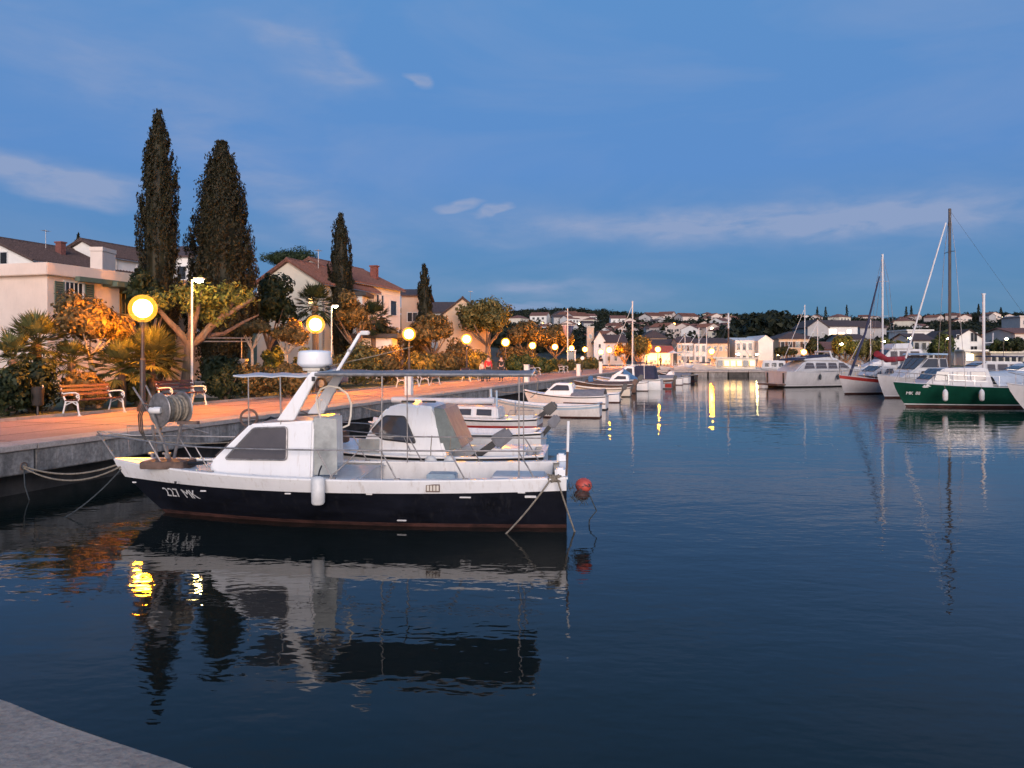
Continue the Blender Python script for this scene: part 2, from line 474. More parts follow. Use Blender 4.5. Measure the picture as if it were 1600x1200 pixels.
pr_ = t.nodes.new('ShaderNodeMapRange'); pr_.inputs[1].default_value = .35; pr_.inputs[2].default_value = .65; pr_.inputs[3].default_value = .5; pr_.inputs[4].default_value = 1.2; t.links.new(pn.outputs[0], pr_.inputs[0])
pmul = t.nodes.new('ShaderNodeMath'); pmul.operation = 'MULTIPLY'; t.links.new(hsum, pmul.inputs[0]); t.links.new(pr_.outputs[0], pmul.inputs[1]); hsum = pmul.outputs[0]
bp = t.nodes.new('ShaderNodeBump'); bp.inputs['Strength'].default_value = 1.0; bp.inputs['Distance'].default_value = .42
t.links.new(hsum, bp.inputs['Height']); t.links.new(bp.outputs[0], b.inputs['Normal'])
sheet('water', [(-60, -30), (500, -30), (500, 135), (-60, 135)], wm, 0.0)

# ---- gardens on the left and the far shore with its hill
def terrain(name, xs_of, ys, nx, mat):
    b = MB()
    for y in ys:
        x0, x1 = xs_of(y)
        for i in range(nx + 1):
            u = i / nx
            x = x0 + (x1 - x0) * u
            b.v.append((x, y, height(x, y) - .004))
    for j in range(len(ys) - 1):
        for i in range(nx):
            a = j * (nx + 1) + i
            b.f.append((a, a + 1, a + nx + 2, a + nx + 1))
    return tag(b.build(name, mat, smooth_=True, fix=False), kind='structure')
terrain('garden_ground', lambda y: (border(y) - 160, border(y)), [-30 + 4 * i for i in range(39)], 60, M['lawn'])
ys = [122 + 6 * i for i in range(14)] + [206 + 20 * i for i in range(45)] + [1150, 1400, 1800, 2600]
terrain('hill', lambda y: (-300 - .5 * y, 300 + .9 * y), ys, 90, M['hillsoil'])

# ---- promenade, coping, quay wall
Y0, Y1 = 8.65, 122.0
sheet('promenade', [(edge(Y0) - .0, Y0), (edge(Y1), Y1), (border(Y1), Y1), (border(-30), -30), (edge(-30), -30)], M['pave'], 1.0)
sheet('plaza', [(border(122) - 20, 122.0), (330, 122.0), (330, 140), (border(140) - 20, 140)], M['pave'], 1.012)
pj = thing('paving_joints', 'thin dark joints across the promenade paving', 'joints'); pj['kind'] = 'structure'
for i in range(22):
    Yj = 12.4 + i * 3.6; c_ = (Vector((edge(Yj), Yj, 0)) - QN * .75 + Vector((border(Yj) + .1 , Yj, 0)) + QU * 1.4) / 2
    MB().box((c_.x, c_.y, 1.003), (4.9, .035, .004), rz=QROT - PI / 2).build('joint', M['kerbdark'], pj)
for i in range(2):
    a_, c_ = Vector((border(10) + 1.7 * (i + 1), 10, 0)), Vector((border(100) + 1.7 * (i + 1), 100, 0))
    MB().box(((a_.x + c_.x) / 2, 55, 1.0025), ((c_ - a_).length, .03, .004), rz=QROT).build('joint', M['kerbdark'], pj)
qw = thing('quay_wall', 'long concrete quay wall with overhanging cap below the promenade', 'quay wall')
qw['kind'] = 'structure'
L0 = math.hypot(1, .295)
def q_pt(Y, off): return Vector((edge(Y), Y, 0)) + QN * off
slab_me = None
seg = 2.4
n_seg = int((Y1 - Y0) * L0 / seg)
for i in range(n_seg):
    Ya = Y0 + (i * seg) / L0
    Ym = Ya + seg / 2 / L0
    c = q_pt(Ym, -.32)
    if slab_me is None:
        o = MB().box((0, 0, 0), (seg - .018, .78, .11)).build('coping_slab', M['coping'], qw, bevel=.012)
        slab_me = o.data
    else:
        o = bpy.data.objects.new('coping_slab', slab_me); COL.objects.link(o); o.parent = qw
    o.location = (c.x, c.y, .985 + rnd.uniform(-.004, .004)); o.rotation_euler = (0, 0, QROT + rnd.uniform(-.003, .003))
beam_me = None
for i in range(int((Y1 - Y0) * L0 / 7.2)):
    Ym = Y0 + (i + .5) * 7.2 / L0
    c = q_pt(Ym, -.42)
    if beam_me is None:
        o = MB().box((0, 0, 0), (7.17, .86, .46)).build('cap_beam', M['concrete'], qw, bevel=.02); beam_me = o.data
    else:
        o = bpy.data.objects.new('cap_beam', beam_me); COL.objects.link(o); o.parent = qw
    o.location = (c.x, c.y, .70); o.rotation_euler = (0, 0, QROT)
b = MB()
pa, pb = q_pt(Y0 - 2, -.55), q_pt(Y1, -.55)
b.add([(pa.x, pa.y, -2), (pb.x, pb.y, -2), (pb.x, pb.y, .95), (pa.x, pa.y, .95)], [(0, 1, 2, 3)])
b.build('recessed_wall', M['darkwall'], qw)  # dark colour paints the shade of the void under the cap
# stone kerb between paving and lawn
kb = thing('kerb', 'low stone kerb between the promenade and the lawn', 'kerb'); kb['kind'] = 'structure'
k_me = None
for i in range(70):
    Ym = 12 + i * 1.45
    if k_me is None:
        o = MB().box((0, 0, 0), (1.485, .14, .16)).build('kerb_stone', M['kerb'], kb, bevel=.015); k_me = o.data
    else:
        o = bpy.data.objects.new('kerb_stone', k_me); COL.objects.link(o); o.parent = kb
    o.location = (border(Ym) - .02, Ym, 1.0); o.rotation_euler = (0, 0, QROT)

# quay the photographer stands on
b = MB()
lip = []
for i in range(61):
    u_ = i / 60; lip.append((8.0 + (-13.0 - 8.0) * u_, -1.66 + (9.6 + 1.66) * u_))
npts = [(8.0, -1.66), (-2.55, 3.99), (-13.0, 9.6), (-20, 4), (-20, -25), (25, -25), (25, -10.75)]
npts = [(p_[0] + .012 * rnd.uniform(-1, 1), p_[1] + .012 * rnd.uniform(-1, 1)) for p_ in lip] + npts[3:]
lip = [(p_[0] + .02, p_[1] + .037) for p_ in lip]
b.add([(x, y, 1.004) for x, y in npts], [tuple(range(len(npts)))])
for i in range(60):   # worn rounded lip
    (ax_, ay_), (bx_, by_) = npts[i], npts[i + 1]; (cx_, cy_), (dx_, dy_) = lip[i], lip[i + 1]
    j1, j2 = .955 + .012 * math.sin(i * 2.1), .955 + .012 * math.sin((i + 1) * 2.1)
    b.add([(ax_, ay_, 1.004), (bx_, by_, 1.004), (dx_, dy_, j2), (cx_, cy_, j1)], [(0, 1, 2, 3)])
b.add([(8.02, -1.623, .97), (-12.98, 9.637, .97), (-12.98, 9.637, -2), (8.02, -1.623, -2)], [(0, 1, 2, 3)])
tag(b.build('near_quay', M['nearquay'], bevel=0), kind='structure')

# mole across the far end and shore wall behind it
mo = thing('mole', 'low grey stone mole across the far end of the harbour', 'mole'); mo['kind'] = 'structure'
for i in range(26):
    x = 17.5 + i * 2.6
    MB().bx(x, x + 2.56, 103.0, 107.6, .62, .86 + rnd.uniform(-.01, .01)).build('mole_slab', M['coping'], mo)
    MB().bx(x + .1, x + 2.5, 103.25 + rnd.uniform(-.03, .03), 107.4, -1.5, .618).build('mole_block', M['concrete'] if i % 4 else M['darkwall'], mo)
b = MB().bx(edge(122) - 1, 330, 121.7, 123, -2, 1.02)
tag(b.build('shore_wall', M['concrete']), kind='structure')

# ================================================================== BUILDINGS
def window(root, x, y, z, ww, hh, pane='pane', style='', face=-1, frame='frame'):
    """window on a wall facing local -y (face=-1) ; x,z centre. one part with sub-parts"""
    d = face
    f = MB()
    t_ = .07
    for sx in (-1, 1): f.box((x + sx * (ww / 2 + t_ / 2), y + d * .03, z), (t_, .09, hh + 2 * t_))
    f.box((x, y + d * .03, z + hh / 2 + t_ / 2), (ww, .09, t_)); f.box((x, y + d * .055, z - hh / 2 - t_ / 2), (ww + .2, .14, t_))
    if ww > .8: f.box((x, y + d * .025, z), (.05, .06, hh))
    o = f.build('window', M[frame], root, fix=False)
    MB().box((x, y + d * .012, z), (ww, .03, hh)).build('pane', M[pane], o, fix=False)
    if style in ('shut', 'shutg'):
        for sx in (-1, 1):
            s = MB()
            cx = x + sx * (ww * .75 + .09)
            n = 7
            for k in range(n): s.box((cx, y + d * .05, z - hh / 2 + hh * (k + .5) / n), (ww * .42, .03, hh / n * .86))
            for q in (-1, 1): s.box((cx + q * ww * .22, y + d * .05, z), (.05, .05, hh))
            s.build('shutter', M['shutter'] if style == 'shutg' else M['shutterbr'], o, fix=False)
    return o

def roof_mesh(kind, wd, dp, hw, rise, ov=.35, th=.14):
    b = MB()
    x0, x1, y0, y1 = -wd / 2 - ov, wd / 2 + ov, -ov, dp + ov
    if kind == 'gx':      # ridge along x
        ym = dp / 2
        for s, ya in ((1, y0), (-1, y1)):
            zb = hw - ov * rise / (dp / 2)
            v = [(x0, ya, zb), (x1, ya, zb), (x1, ym, hw + rise), (x0, ym, hw + rise)]
            b.add(v + [(p[0], p[1], p[2] + th) for p in v], [(0, 1, 2, 3), (4, 7, 6, 5), (0, 4, 5, 1), (1, 5, 6, 2), (2, 6, 7, 3), (3, 7, 4, 0)])
    elif kind == 'gy':    # ridge along y, gable towards the viewer
        for xa in (x0, x1):
            zb = hw - ov * rise / (wd / 2)
            v = [(xa, y0, zb), (xa, y1, zb), (0, y1, hw + rise), (0, y0, hw + rise)]
            b.add(v + [(p[0], p[1], p[2] + th) for p in v], [(0, 1, 2, 3), (4, 7, 6, 5), (0, 4, 5, 1), (1, 5, 6, 2), (2, 6, 7, 3), (3, 7, 4, 0)])
    elif kind == 'hip':
        h = min(wd, dp) / 2
        if wd >= dp: r = [(x0 + h + ov, dp / 2, hw + rise), (x1 - h - ov, dp / 2, hw + rise)]
        else: r = [(0, y0 + h + ov, hw + rise), (0, y1 - h - ov, hw + rise)]
        v = [(x0, y0, hw), (x1, y0, hw), (x1, y1, hw), (x0, y1, hw)] + r
        if wd >= dp: fs = [(0, 1, 5, 4), (1, 2, 5), (2, 3, 4, 5), (3, 0, 4), (0, 3, 2, 1)]
        else: fs = [(0, 1, 4), (1, 2, 5, 4), (2, 3, 5), (3, 0, 4, 5), (0, 3, 2, 1)]
        b.add(v, fs)
        b.bx(x0, x1, y0, y1, hw - .1, hw)
    else:
        b.bx(x0, x1, y0, y1, hw, hw + .3)
    return b

def house(name, label, x, y, z, rz, wd, dp, hw, roof='gx', rise=1.6, wall='w_white', rmat='r_red', wins=(), group=None, chim=(), ov=.35, sink=2.0, cat='house', side=()):
    r = thing(name, label, cat, (x, y, z), rz, group)
    b = MB().bx(-wd / 2, wd / 2, 0, dp, -sink, hw - .02)
    if roof == 'gy': b.prism([(-wd / 2, hw - .02), (wd / 2, hw - .02), (0, hw + rise - .02)], 0.0, dp)
    if roof == 'gx':
        for xa in (-wd / 2, wd / 2 - .2):
            b.add([(xa, 0, hw - .02), (xa, dp, hw - .02), (xa, dp / 2, hw + rise - .02), (xa + .2, 0, hw - .02), (xa + .2, dp, hw - .02), (xa + .2, dp / 2, hw + rise - .02)],
                  [(0, 1, 2), (3, 5, 4), (0, 2, 5, 3), (1, 4, 5, 2)])
    b.build('wall', M[wall], r, fix=False)
    if roof == 'gy' and dp > 8 and y < 100:    # rows of cover tiles and a gutter on the near roofs
        tb = MB(); nrow = int(dp / .33)
        for sx in (-1, 1):
            e0, e1 = Vector((sx * (wd / 2 + ov), 0, hw - ov * rise / (wd / 2) + .15)), Vector((sx * .05, 0, hw + rise + .14))
            for i_ in range(nrow + 1):
                yy_ = -ov + (dp + 2 * ov) * i_ / nrow
                tb.tube([e0 + Vector((0, yy_, 0)), e1 + Vector((0, yy_, 0))], .075, 5)
        tag(tb.build('tile_rows', M[rmat], r, fix=False), kind='stuff')
        MB().tube([(0, -ov, hw + rise + .17), (0, dp + ov, hw + rise + .17)], .13, 7).build('ridge_tiles', M[rmat], r)
        for sx in (-1, 1): MB().tube([(sx * (wd / 2 + ov), -ov, hw - ov * rise / (wd / 2) + .05), (sx * (wd / 2 + ov), dp + ov, hw - ov * rise / (wd / 2) + .05)], .06, 6).build('gutter', M['galv'], r)
        MB().tube([(wd / 2 + .06, .15, hw - .2), (wd / 2 + .06, .15, 0)], .045, 6).build('downpipe', M['galv'], r)
        ae = MB(); ax_, ay_ = wd * .12, dp * .35; ae.bar((ax_, ay_, hw + rise * .7), (ax_, ay_, hw + rise + 1.3), .025, 5)
        for q_ in range(5): ae.bar((ax_ - .25, ay_ - .3 + q_ * .15, hw + rise + 1.2), (ax_ + .25, ay_ - .3 + q_ * .15, hw + rise + 1.2), .012, 4)
        ae.bar((ax_, ay_ - .35, hw + rise + 1.2), (ax_, ay_ + .35, hw + rise + 1.2), .014, 4); ae.build('aerial', M['galv'], r)
    ro = roof_mesh(roof, wd, dp, hw, rise, ov).build('roof', M[rmat], r, fix=False)
    for cx, cy, ch in chim:
        c = MB().box((cx, cy, hw + ch / 2 + rise * .3), (.6, .5, ch + rise * .4)); c.box((cx, cy, hw + ch + rise * .5 + .02), (.75, .65, .12))
        c.build('chimney', M['chim'] if wall != 'w_pink' else M['w_pink'], ro, fix=False)
    for wn in wins:
        window(r, wn[0], 0, wn[1], wn[2], wn[3], *(wn[4:]))
    for wn in side:  # windows of the wall facing local +x : (y, z, w, h)
        f = MB(); yy, zz, ww, hh = wn[:4]
        for s in (-1, 1): f.box((wd / 2 + .03, yy + s * (ww / 2 + .035), zz), (.09, .07, hh + .14))
        f.box((wd / 2 + .03, yy, zz + hh / 2 + .035), (.09, ww, .07)); f.box((wd / 2 + .05, yy, zz - hh / 2 - .035), (.13, ww + .2, .07))
        o = f.build('window', M['frame'], r, fix=False)
        MB().box((wd / 2 + .012, yy, zz), (.03, ww, hh)).build('pane', M[wn[4] if len(wn) > 4 else 'pane'], o, fix=False)
    return r
def grid(xs, zs, ww, hh, *a): return [(x_, z_, ww, hh, *a) for z_ in zs for x_ in xs]
def hpx(name, label, p0, p1, ye, Yd, dp, roof='gx', rise=None, yr=None, wall='w_white', rmat='r_red', nx=0, nz=1, ww=.8, hh=1.2, base=None, rz=0, style=(), **k):
    """a house whose front lies at depth Yd between photo columns p0..p1 with its eaves at row ye (ridge row yr)"""
    wd = (p1 - p0) / F * Yd
    x = X((p0 + p1) / 2, Yd)
    zb = height(x, Yd) if base is None else base
    hw = Z(ye, Yd) - zb
    if rise is None: rise = Z(yr, Yd + dp / 2) - Z(ye, Yd) if yr else 1.6
    wins = k.pop('wins', [])
    if nx:
        xs = [-wd / 2 + wd * (i + .5) / nx for i in range(nx)]
        zs = [hw * (j + .55) / nz for j in range(nz)]
        wins = list(wins) + grid(xs, zs, ww, hh, *style)
    return house(name, label, x, Yd, zb, rz, wd, dp, hw, roof, rise, wall, rmat, wins, **k)

# ---- flat-roofed house behind the palms
hx, hy = X(74, 36), 36.0
rr = thing('flat_roofed_house', 'pale pink flat-roofed house with green shutters and porch beside the promenade', 'house', (hx, hy, 1.0), QROT - PI / 2)
# local: x to the right along the street front, y away along the quay; the corner seen in the photo is at the origin
top = Z(411, 36) - 1.0
b = MB().bx(-16, 0, 0, 4.3, -1, top - .55); b.bx(-16, -2.6, 4.3, 13, -1, top - .55); b.build('wall', M['w_pink'], rr, fix=False)
b = MB().bx(-16.3, .35, -.35, 13.3, top - .55, top); b.build('roof', M['w_pink'], rr, bevel=.03)
MB().bx(-2.4, .9, 3.2, 13.2, top - .80, top - .56).build('porch_canopy', M['shutter'], rr, fix=False)
MB().bx(.36, .62, 1.2, 13.1, top - .72, top - .5).build('gutter', M['shutter'], rr, fix=False)
for yy in (5.6, 9.4, 13.0): MB().bx(.2, .5, yy - .16, yy + .16, -1, top - .8).build('porch_pillar', M['w_grey'], rr, fix=False)
MB().bx(-2.6, .5, 4.3, 13.1, -1, top - 3.6).build('porch_floor', M['w_grey'], rr, fix=False)
def wall_x_window(root, x, y, z, ww, hh, shut):
    f = MB(); n = 4
    for s in (-1, 1): f.box((x + .03, y + s * (ww / 2 + .04), z), (.10, .08, hh + .16))
    f.box((x + .03, y, z + hh / 2 + .04), (.10, ww, .08)); f.box((x + .07, y, z - hh / 2 - .05), (.18, ww + .25, .09))
    for k in range(1, n): f.box((x + .03, y - ww / 2 + ww * k / n, z), (.05, .035, hh))
    o = f.build('window', M['frame'], root, fix=False)
    MB().box((x + .012, y, z), (.03, ww, hh)).build('pane', M['pane'], o, fix=False)
    if shut:
        for s in (-1, 1):
            q = MB(); cy_ = y + s * (ww * .75 + .12)
            for k in range(12): q.box((x + .09, cy_, z - hh / 2 + hh * (k + .5) / 12), (.03, ww * .44, hh / 12 * .8), M=Matrix.Rotation(.3, 3, 'Y'))
            for e_ in (-1, 1): q.box((x + .09, cy_ + e_ * ww * .23, z), (.05, .06, hh))
            q.build('shutter', M['shutter'], o, fix=False)
wall_x_window(rr, 0, 1.45, Z(462, 37) - 1.0, 1.0, 1.25, True)
wall_x_window(rr, -2.6, 7.8, Z(468, 42) - 1.0, 1.1, 1.3, False)
MB().tube([(.02, .35, top - 1.35), (.3, .35, top - 1.2), (.42, .35, top - 1.4)], .025, 6).build('wall_bracket', M['pole'], rr)
MB().bx(-.2, .04, -.02, 4.2, top - 2.75, top - 2.66).build('string_course', M['w_pink'], rr, fix=False)

# ---- row of houses above it
def along(name, label, px, Y, ye, wd, dp, rise, wall, rmat, base, **k):
    """house whose ridge runs along the quay; px, Y give the corner nearest the water"""
    rz = QROT - PI / 2
    ex = Vector((math.cos(rz), math.sin(rz), 0))
    c_ = Vector((X(px, Y), Y, 0)) - ex * wd / 2
    return house(name, label, c_.x, c_.y, base, rz, wd, dp, Z(ye, Y) - base, 'gy', rise, wall, rmat, **k)
along('gabled_house', 'white gabled house with long dark tiled roof and red chimneys above the flat-roofed house', 52, 62, 407, 9, 12.5, 1.9, 'w_white', 'r_brown', 4.0,
    wins=[(-1.2, 6.6, .9, 1.2), (1.6, 6.4, .7, .9), (-3.2, 6.4, .9, 1.1)], chim=[(2.0, 5.0, 1.2), (2.6, 9.5, 1.0), (-1.5, 3.5, 1.2)])
along('terraced_house', 'white terraced house with brown roof between the red chimneys and the tallest cypress', 180, 70, 403, 7, 20, 1.6, 'w_white', 'r_brown', 4.0,
    wins=[(.8, 6.6, .8, 1.1), (-1.6, 6.6, .8, 1.1)], chim=[(1.4, 8, 1.0)], side=[(3, 6.4, .8, 1.1), (7, 6.4, .8, 1.1)])
hpx('chimney_house', 'plain cream block-shaped house front between two brown roofs', 141, 160, 392, 60, 2, 'flat', rise=.2, wall='w_pink', rmat='w_pink', base=4.0, ov=.05)
hpx('garden_house', 'white house glimpsed between the two big cypresses', 268, 300, 400, 75, 6, 'gx', rise=1.2, wall='w_white', rmat='r_brown', base=5.0, nx=1, nz=2)
# ---- houses behind the second lamp
along('cream_gable_house', 'cream gable-fronted house with red roof and white shutters behind the second lamp', 503, 60, 442, 5.6, 9, 1.7, 'w_cream', 'r_red', 1.5,
    wins=[(-1.3, 5.0, .7, 1.5), (1.9, 5.4, .35, .5, 'lit'), (-1.2, 2.2, .8, 1.4)])
along('long_white_house', 'long white house with row of tall narrow dark windows and red roof', 553, 66, 440, 8, 9.2, 1.9, 'w_white', 'r_red', 1.5, chim=[(2.4, 7.0, 1.1)],
    side=[(1.5 + .95 * i, 5.9, .42, 1.35) for i in range(5)] + [(7.6, 5.6, 1.3, 1.3), (7.6, 3.2, 1.3, 1.1), (2, 2.8, .8, 1.2), (4.6, 2.8, .8, 1.2)], wins=[(2.6, 5.6, .8, 1.1)])
hpx('white_balcony_house', 'white house with open balconies under a dark awning right of the slim cypress', 544, 566, 462, 63, 3, 'flat', rise=.2, wall='w_white', rmat='awn_dark', base=1.5, nx=1, nz=2, ww=.5, hh=1.1)
hpx('tan_house', 'tan rendered house with small gallery windows next to the far slim cypress', 627, 660, 462, 82, 9, 'gx', rise=.9, wall='w_tan', rmat='r_brown', base=1.5,
    wins=[(-.2, 5.2, .45, .9), (.35, 5.2, .45, .9), (.9, 5.2, .45, .9), (.2, 2.6, .5, 1.0)])
hpx('orange_gable_house', 'orange gable-ended house with brown roof behind the round-crowned tree', 684, 762, 498, 95, 12, 'gy', yr=472, wall='w_peach', rmat='r_brown', base=1.5)
hpx('low_white_house', 'low white house with dark roof left of the orange gable', 672, 706, 488, 105, 8, 'gx', rise=1.5, wall='w_white', rmat='r_brown', base=2.5, nx=3, nz=1, ww=.5, hh=.6)
hpx('garden_pavilion', 'white garden pavilion with dark flat awning behind the promenade shrubs', 555, 612, 528, 60, 3, 'flat', rise=.2, wall='w_white', rmat='awn_dark', base=1.0, nx=2, nz=1, ww=.9, hh=.9, ov=.5)

# ---- waterfront of the far town
T = 146
tw = lambda *a, **k: hpx(*a, base=1.0, **k)
hpx('bell_tower', 'square pale stone bell tower with arched opening behind the promenade lamps', 917, 928, 512, 158, 1.5, 'flat', rise=.1, wall='w_tan', rmat='w_stone', base=1.0, wins=[(0, 5.6, .45, .7)], ov=.08, cat='tower')
tw('church_house', 'white gabled house attached right of the bell tower', 928, 946, 532, 156, 7, 'gy', yr=519, wall='w_white', rmat='r_brown', nx=1, nz=2, ww=.4, hh=.7)
tw('arched_house', 'pink house with two arched dormer windows under a brown roof', 946, 978, 535, 156, 8, 'gx', yr=524, wall='w_pink', rmat='r_brown', nx=3, nz=2, ww=.5, hh=.8)
hpx('hip_roofed_house', 'orange lit house with dark hipped roof above the waterfront trees', 1005, 1042, 528, 168, 9, 'hip', yr=516, wall='w_peach', rmat='r_brown', base=1.0, nx=3, nz=2, ww=.5, hh=.8)
tw('long_pink_house', 'long low pink house with brown tiled roof behind the cafe', 1016, 1060, 539, 150, 8, 'gx', yr=531, wall='w_pink', rmat='r_brown', nx=4, nz=2, ww=.5, hh=.8)
tw('narrow_lit_house', 'narrow golden-lit house front with three stacked windows', 1058, 1065, 536, T - 1, 6, 'gx', rise=.8, wall='w_peach', rmat='r_brown', nx=1, nz=3, ww=.4, hh=.6, ov=.05)
tw('balcony_house', 'greyish white house with two rows of brown-shuttered windows beside the golden house', 1065, 1085, 536, T, 8, 'gx', yr=527, wall='w_white', rmat='r_brown', nx=2, nz=2, ww=.6, hh=1.0, style=('pane', 'shut'), ov=.05)
tw('shuttered_house', 'pale house with tall dark windows left of the orange house', 1085, 1104, 537, T - .6, 8, 'gx', yr=530, wall='w_white', rmat='r_brown', nx=2, nz=2, ww=.55, hh=1.1, ov=.05)
tw('orange_house', 'orange washed house behind the mast of the excursion boat', 1104, 1140, 537, T - .3, 8, 'gx', yr=529, wall='w_peach', rmat='r_brown', nx=4, nz=2, ww=.5, hh=.8, ov=.05)
tw('white_customs_house', 'white two-storey house with two rows of four arched dark windows', 1149, 1186, 533, T, 10, 'gx', rise=.6, wall='w_white', rmat='w_white', nx=4, nz=2, ww=.55, hh=1.15, ov=.06)
tw('lit_gable_house', 'blank white gable end brightly lit at the far quay', 1185, 1208, 533, T - 2, 11, 'gy', yr=526, wall='w_white', rmat='w_white', ov=.1)
tw('peach_balcony_house', 'peach house with projecting upper balcony storey and dark hipped roof', 1217, 1276, 529, T + 2, 9, 'hip', yr=518, wall='w_peach', rmat='r_brown', nx=5, nz=2, ww=.7, hh=1.0, style=('pane', 'shut'))
tw('low_red_roof_house', 'long low house with reddish roof behind the motor yachts', 1286, 1346, 546, T - 2, 9, 'gx', yr=535, wall='w_tan', rmat='r_red', nx=7, nz=1, ww=.6, hh=1.2, style=('pane', 'shut'))
hpx('lit_villa', 'grey villa with brightly lit upper windows above the low red roof', 1292, 1340, 510, 190, 11, 'gx', yr=501, wall='w_white', rmat='r_brown', base=2.0, wins=[(-2.2, 6.3, 1.6, 1.5, 'litw'), (-.2, 5.9, 1.5, .8, 'litw'), (1.6, 6.5, 1.0, .8, 'litw'), (2.6, 5.6, .8, .5, 'lit')])
hpx('grey_gable_villa', 'grey rendered gable house left of the lit villa', 1262, 1294, 511, 188, 10, 'gy', yr=501, wall='w_grey', rmat='r_brown', base=2.0, nx=2, nz=2, ww=.6, hh=.8)
hpx('brown_roof_house', 'grey house with broad brown roof right of the lit villa', 1344, 1385, 512, 200, 10, 'gx', yr=502, wall='w_grey', rmat='r_brown', base=3.0, nx=3, nz=2, ww=.6, hh=.8)
tw('small_grey_house', 'small grey house with two dark windows behind the dark furled sail', 1312, 1352, 530, T + 16, 7, 'gx', yr=523, wall='w_grey', rmat='r_brown', nx=3, nz=2, ww=.7, hh=1.0)
tw('white_terrace_house', 'white two-storey house with tall windows behind the red sail cover', 1427, 1460, 532, T - 4, 9, 'gx', yr=522, wall='w_white', rmat='r_brown', nx=3, nz=2, ww=.7, hh=1.2)
hpx('modern_white_villa', 'modern white villa with large dark terrace openings on the slope', 1418, 1456, 517, 180, 9, 'flat', rise=.3, wall='w_white', rmat='w_white', base=2.0, nx=3, nz=2, ww=1.1, hh=1.0)
tw('white_gable_block', 'white gabled block with two stacked dark balconies above a lit shop', 1491, 1536, 529, T - 6, 12, 'gy', yr=517, wall='w_white', rmat='r_brown', wins=[(.9, 5.0, 1.1, 1.5), (.9, 2.8, 1.1, 1.2), (-1.9, 5.0, .4, .8), (-1.9, 2.8, .4, .8)])
tw('lit_shop', 'small waterfront shop with glowing front and bright canopy', 1508, 1540, 549, T - 9, 3, 'flat', rise=.1, wall='w_white', rmat='w_white', wins=[(-.9, 1.5, 1.3, 1.1, 'litw'), (.9, 1.5, 1.2, 1.0, 'lit')])
tw('pink_end_house', 'tall plain pink house at the end of the far waterfront', 1586, 1640, 521, T - 8, 10, 'gx', rise=1.0, wall='w_pink', rmat='r_red', nx=3, nz=2, ww=.6, hh=1.0)
hpx('tower_block', 'pale tall house block rising behind the pink end house', 1594, 1650, 495, 210, 8, 'flat', rise=.3, wall='w_pink', rmat='w_pink', base=3.0, nx=4, nz=3, ww=.7, hh=1.0)
tw('boat_club', 'long low grey clubhouse with big windows and balustrade below the pink house', 1548, 1640, 552, T - 14, 6, 'flat', rise=.2, wall='w_grey', rmat='w_stone', nx=9, nz=1, ww=.8, hh=1.0)
# cafe with awnings
r = thing('cafe_terrace', 'waterfront cafe with red awnings and glowing front under a lamp', 'cafe', (X(1036, 140), 140, 1.0))
MB().bx(-3.4, 2.2, 2.2, 6, -.5, 3.0).build('wall', M['w_pink'], r, fix=False)
MB().bx(-2.8, 1.6, 2.1, 2.19, .3, 2.2).build('lit_front', M['lit'], r, fix=False)
b = MB()
b.add([(-3.2, -1.2, 2.4), (2.0, -1.2, 2.4), (2.0, 2.15, 3.5), (-3.2, 2.15, 3.5), (-3.2, -1.2, 2.32), (2.0, -1.2, 2.32), (2.0, 2.15, 3.42), (-3.2, 2.15, 3.42)], [(0, 1, 2, 3), (4, 7, 6, 5), (0, 4, 5, 1), (1, 5, 6, 2), (3, 2, 6, 7), (0, 3, 7, 4)])
b.build('awning', M['awn_red'], r)
for xx in (-3, -.6, 1.8): MB().bar((xx, -1.1, -.2), (xx, -1.1, 2.34), .04, 6).build('awning_post', M['pole'], r)
for i in range(4):
    xx = -5.5 + i * 1.3 if i < 2 else 1.6 + (i - 2) * 2.0
    u = thing('cafe_parasol', ['small pale parasol left of the cafe awning', 'pale parasol touching the cafe awning', 'pale parasol right of the cafe awning', 'pale parasol before the golden house'][i], 'parasol', (X(1036, 137) + xx, 136.5, 1.0), 0, 'cafe parasols')
    MB().bar((0, 0, -.2), (0, 0, 2.5), .03, 6).build('pole', M['iron_white'], u)
    b = MB(); b.lathe([(1.15, 2.15), (.6, 2.4), (.05, 2.62)], 8); b.build('canopy', M['w_cream'] if i % 2 else M['w_white'], u)

# ---- houses scattered over the hillside
HG = 'houses scattered over the wooded hillside'
protos = []
for k, (wl, rf, wd, dp, hw, rt) in enumerate((('w_white', 'r_red', 10, 9, 6.0, 'gx'), ('w_pink', 'r_red', 9, 11, 6.2, 'gy'), ('w_cream', 'r_red', 12, 8, 5.5, 'hip'), ('w_grey', 'r_brown', 9, 8, 7.0, 'gx'))):
    lab = ['small white house with reddish ridge roof on the far wooded hillside', 'small pinkish gable-fronted house on the far wooded hillside', 'small cream house with hipped roof on the far wooded hillside', 'small grey house with dark roof on the far wooded hillside'][k]
    pr = house('hillside_house', lab, 0, 0, 0, 0, wd, dp, hw, rt, 2.0, wl, rf, grid([-wd * .28, 0], [hw * .3, hw * .72], 1.3, 1.3) + [(wd * .28, hw * .72, 1.3, 1.3), (wd * .28, hw * .3, 1.1, 1.1, 'lit' if k in (0, 3) else 'pane')], group=HG, sink=6)
    protos.append(pr)
used = [0] * 4
extra = [(rnd.uniform(835, 1165), rnd.triangular(489, 518, 497)) for _ in range(42)] + [(rnd.uniform(1255, 1600), rnd.triangular(489, 514, 497)) for _ in range(16)]
spots = []
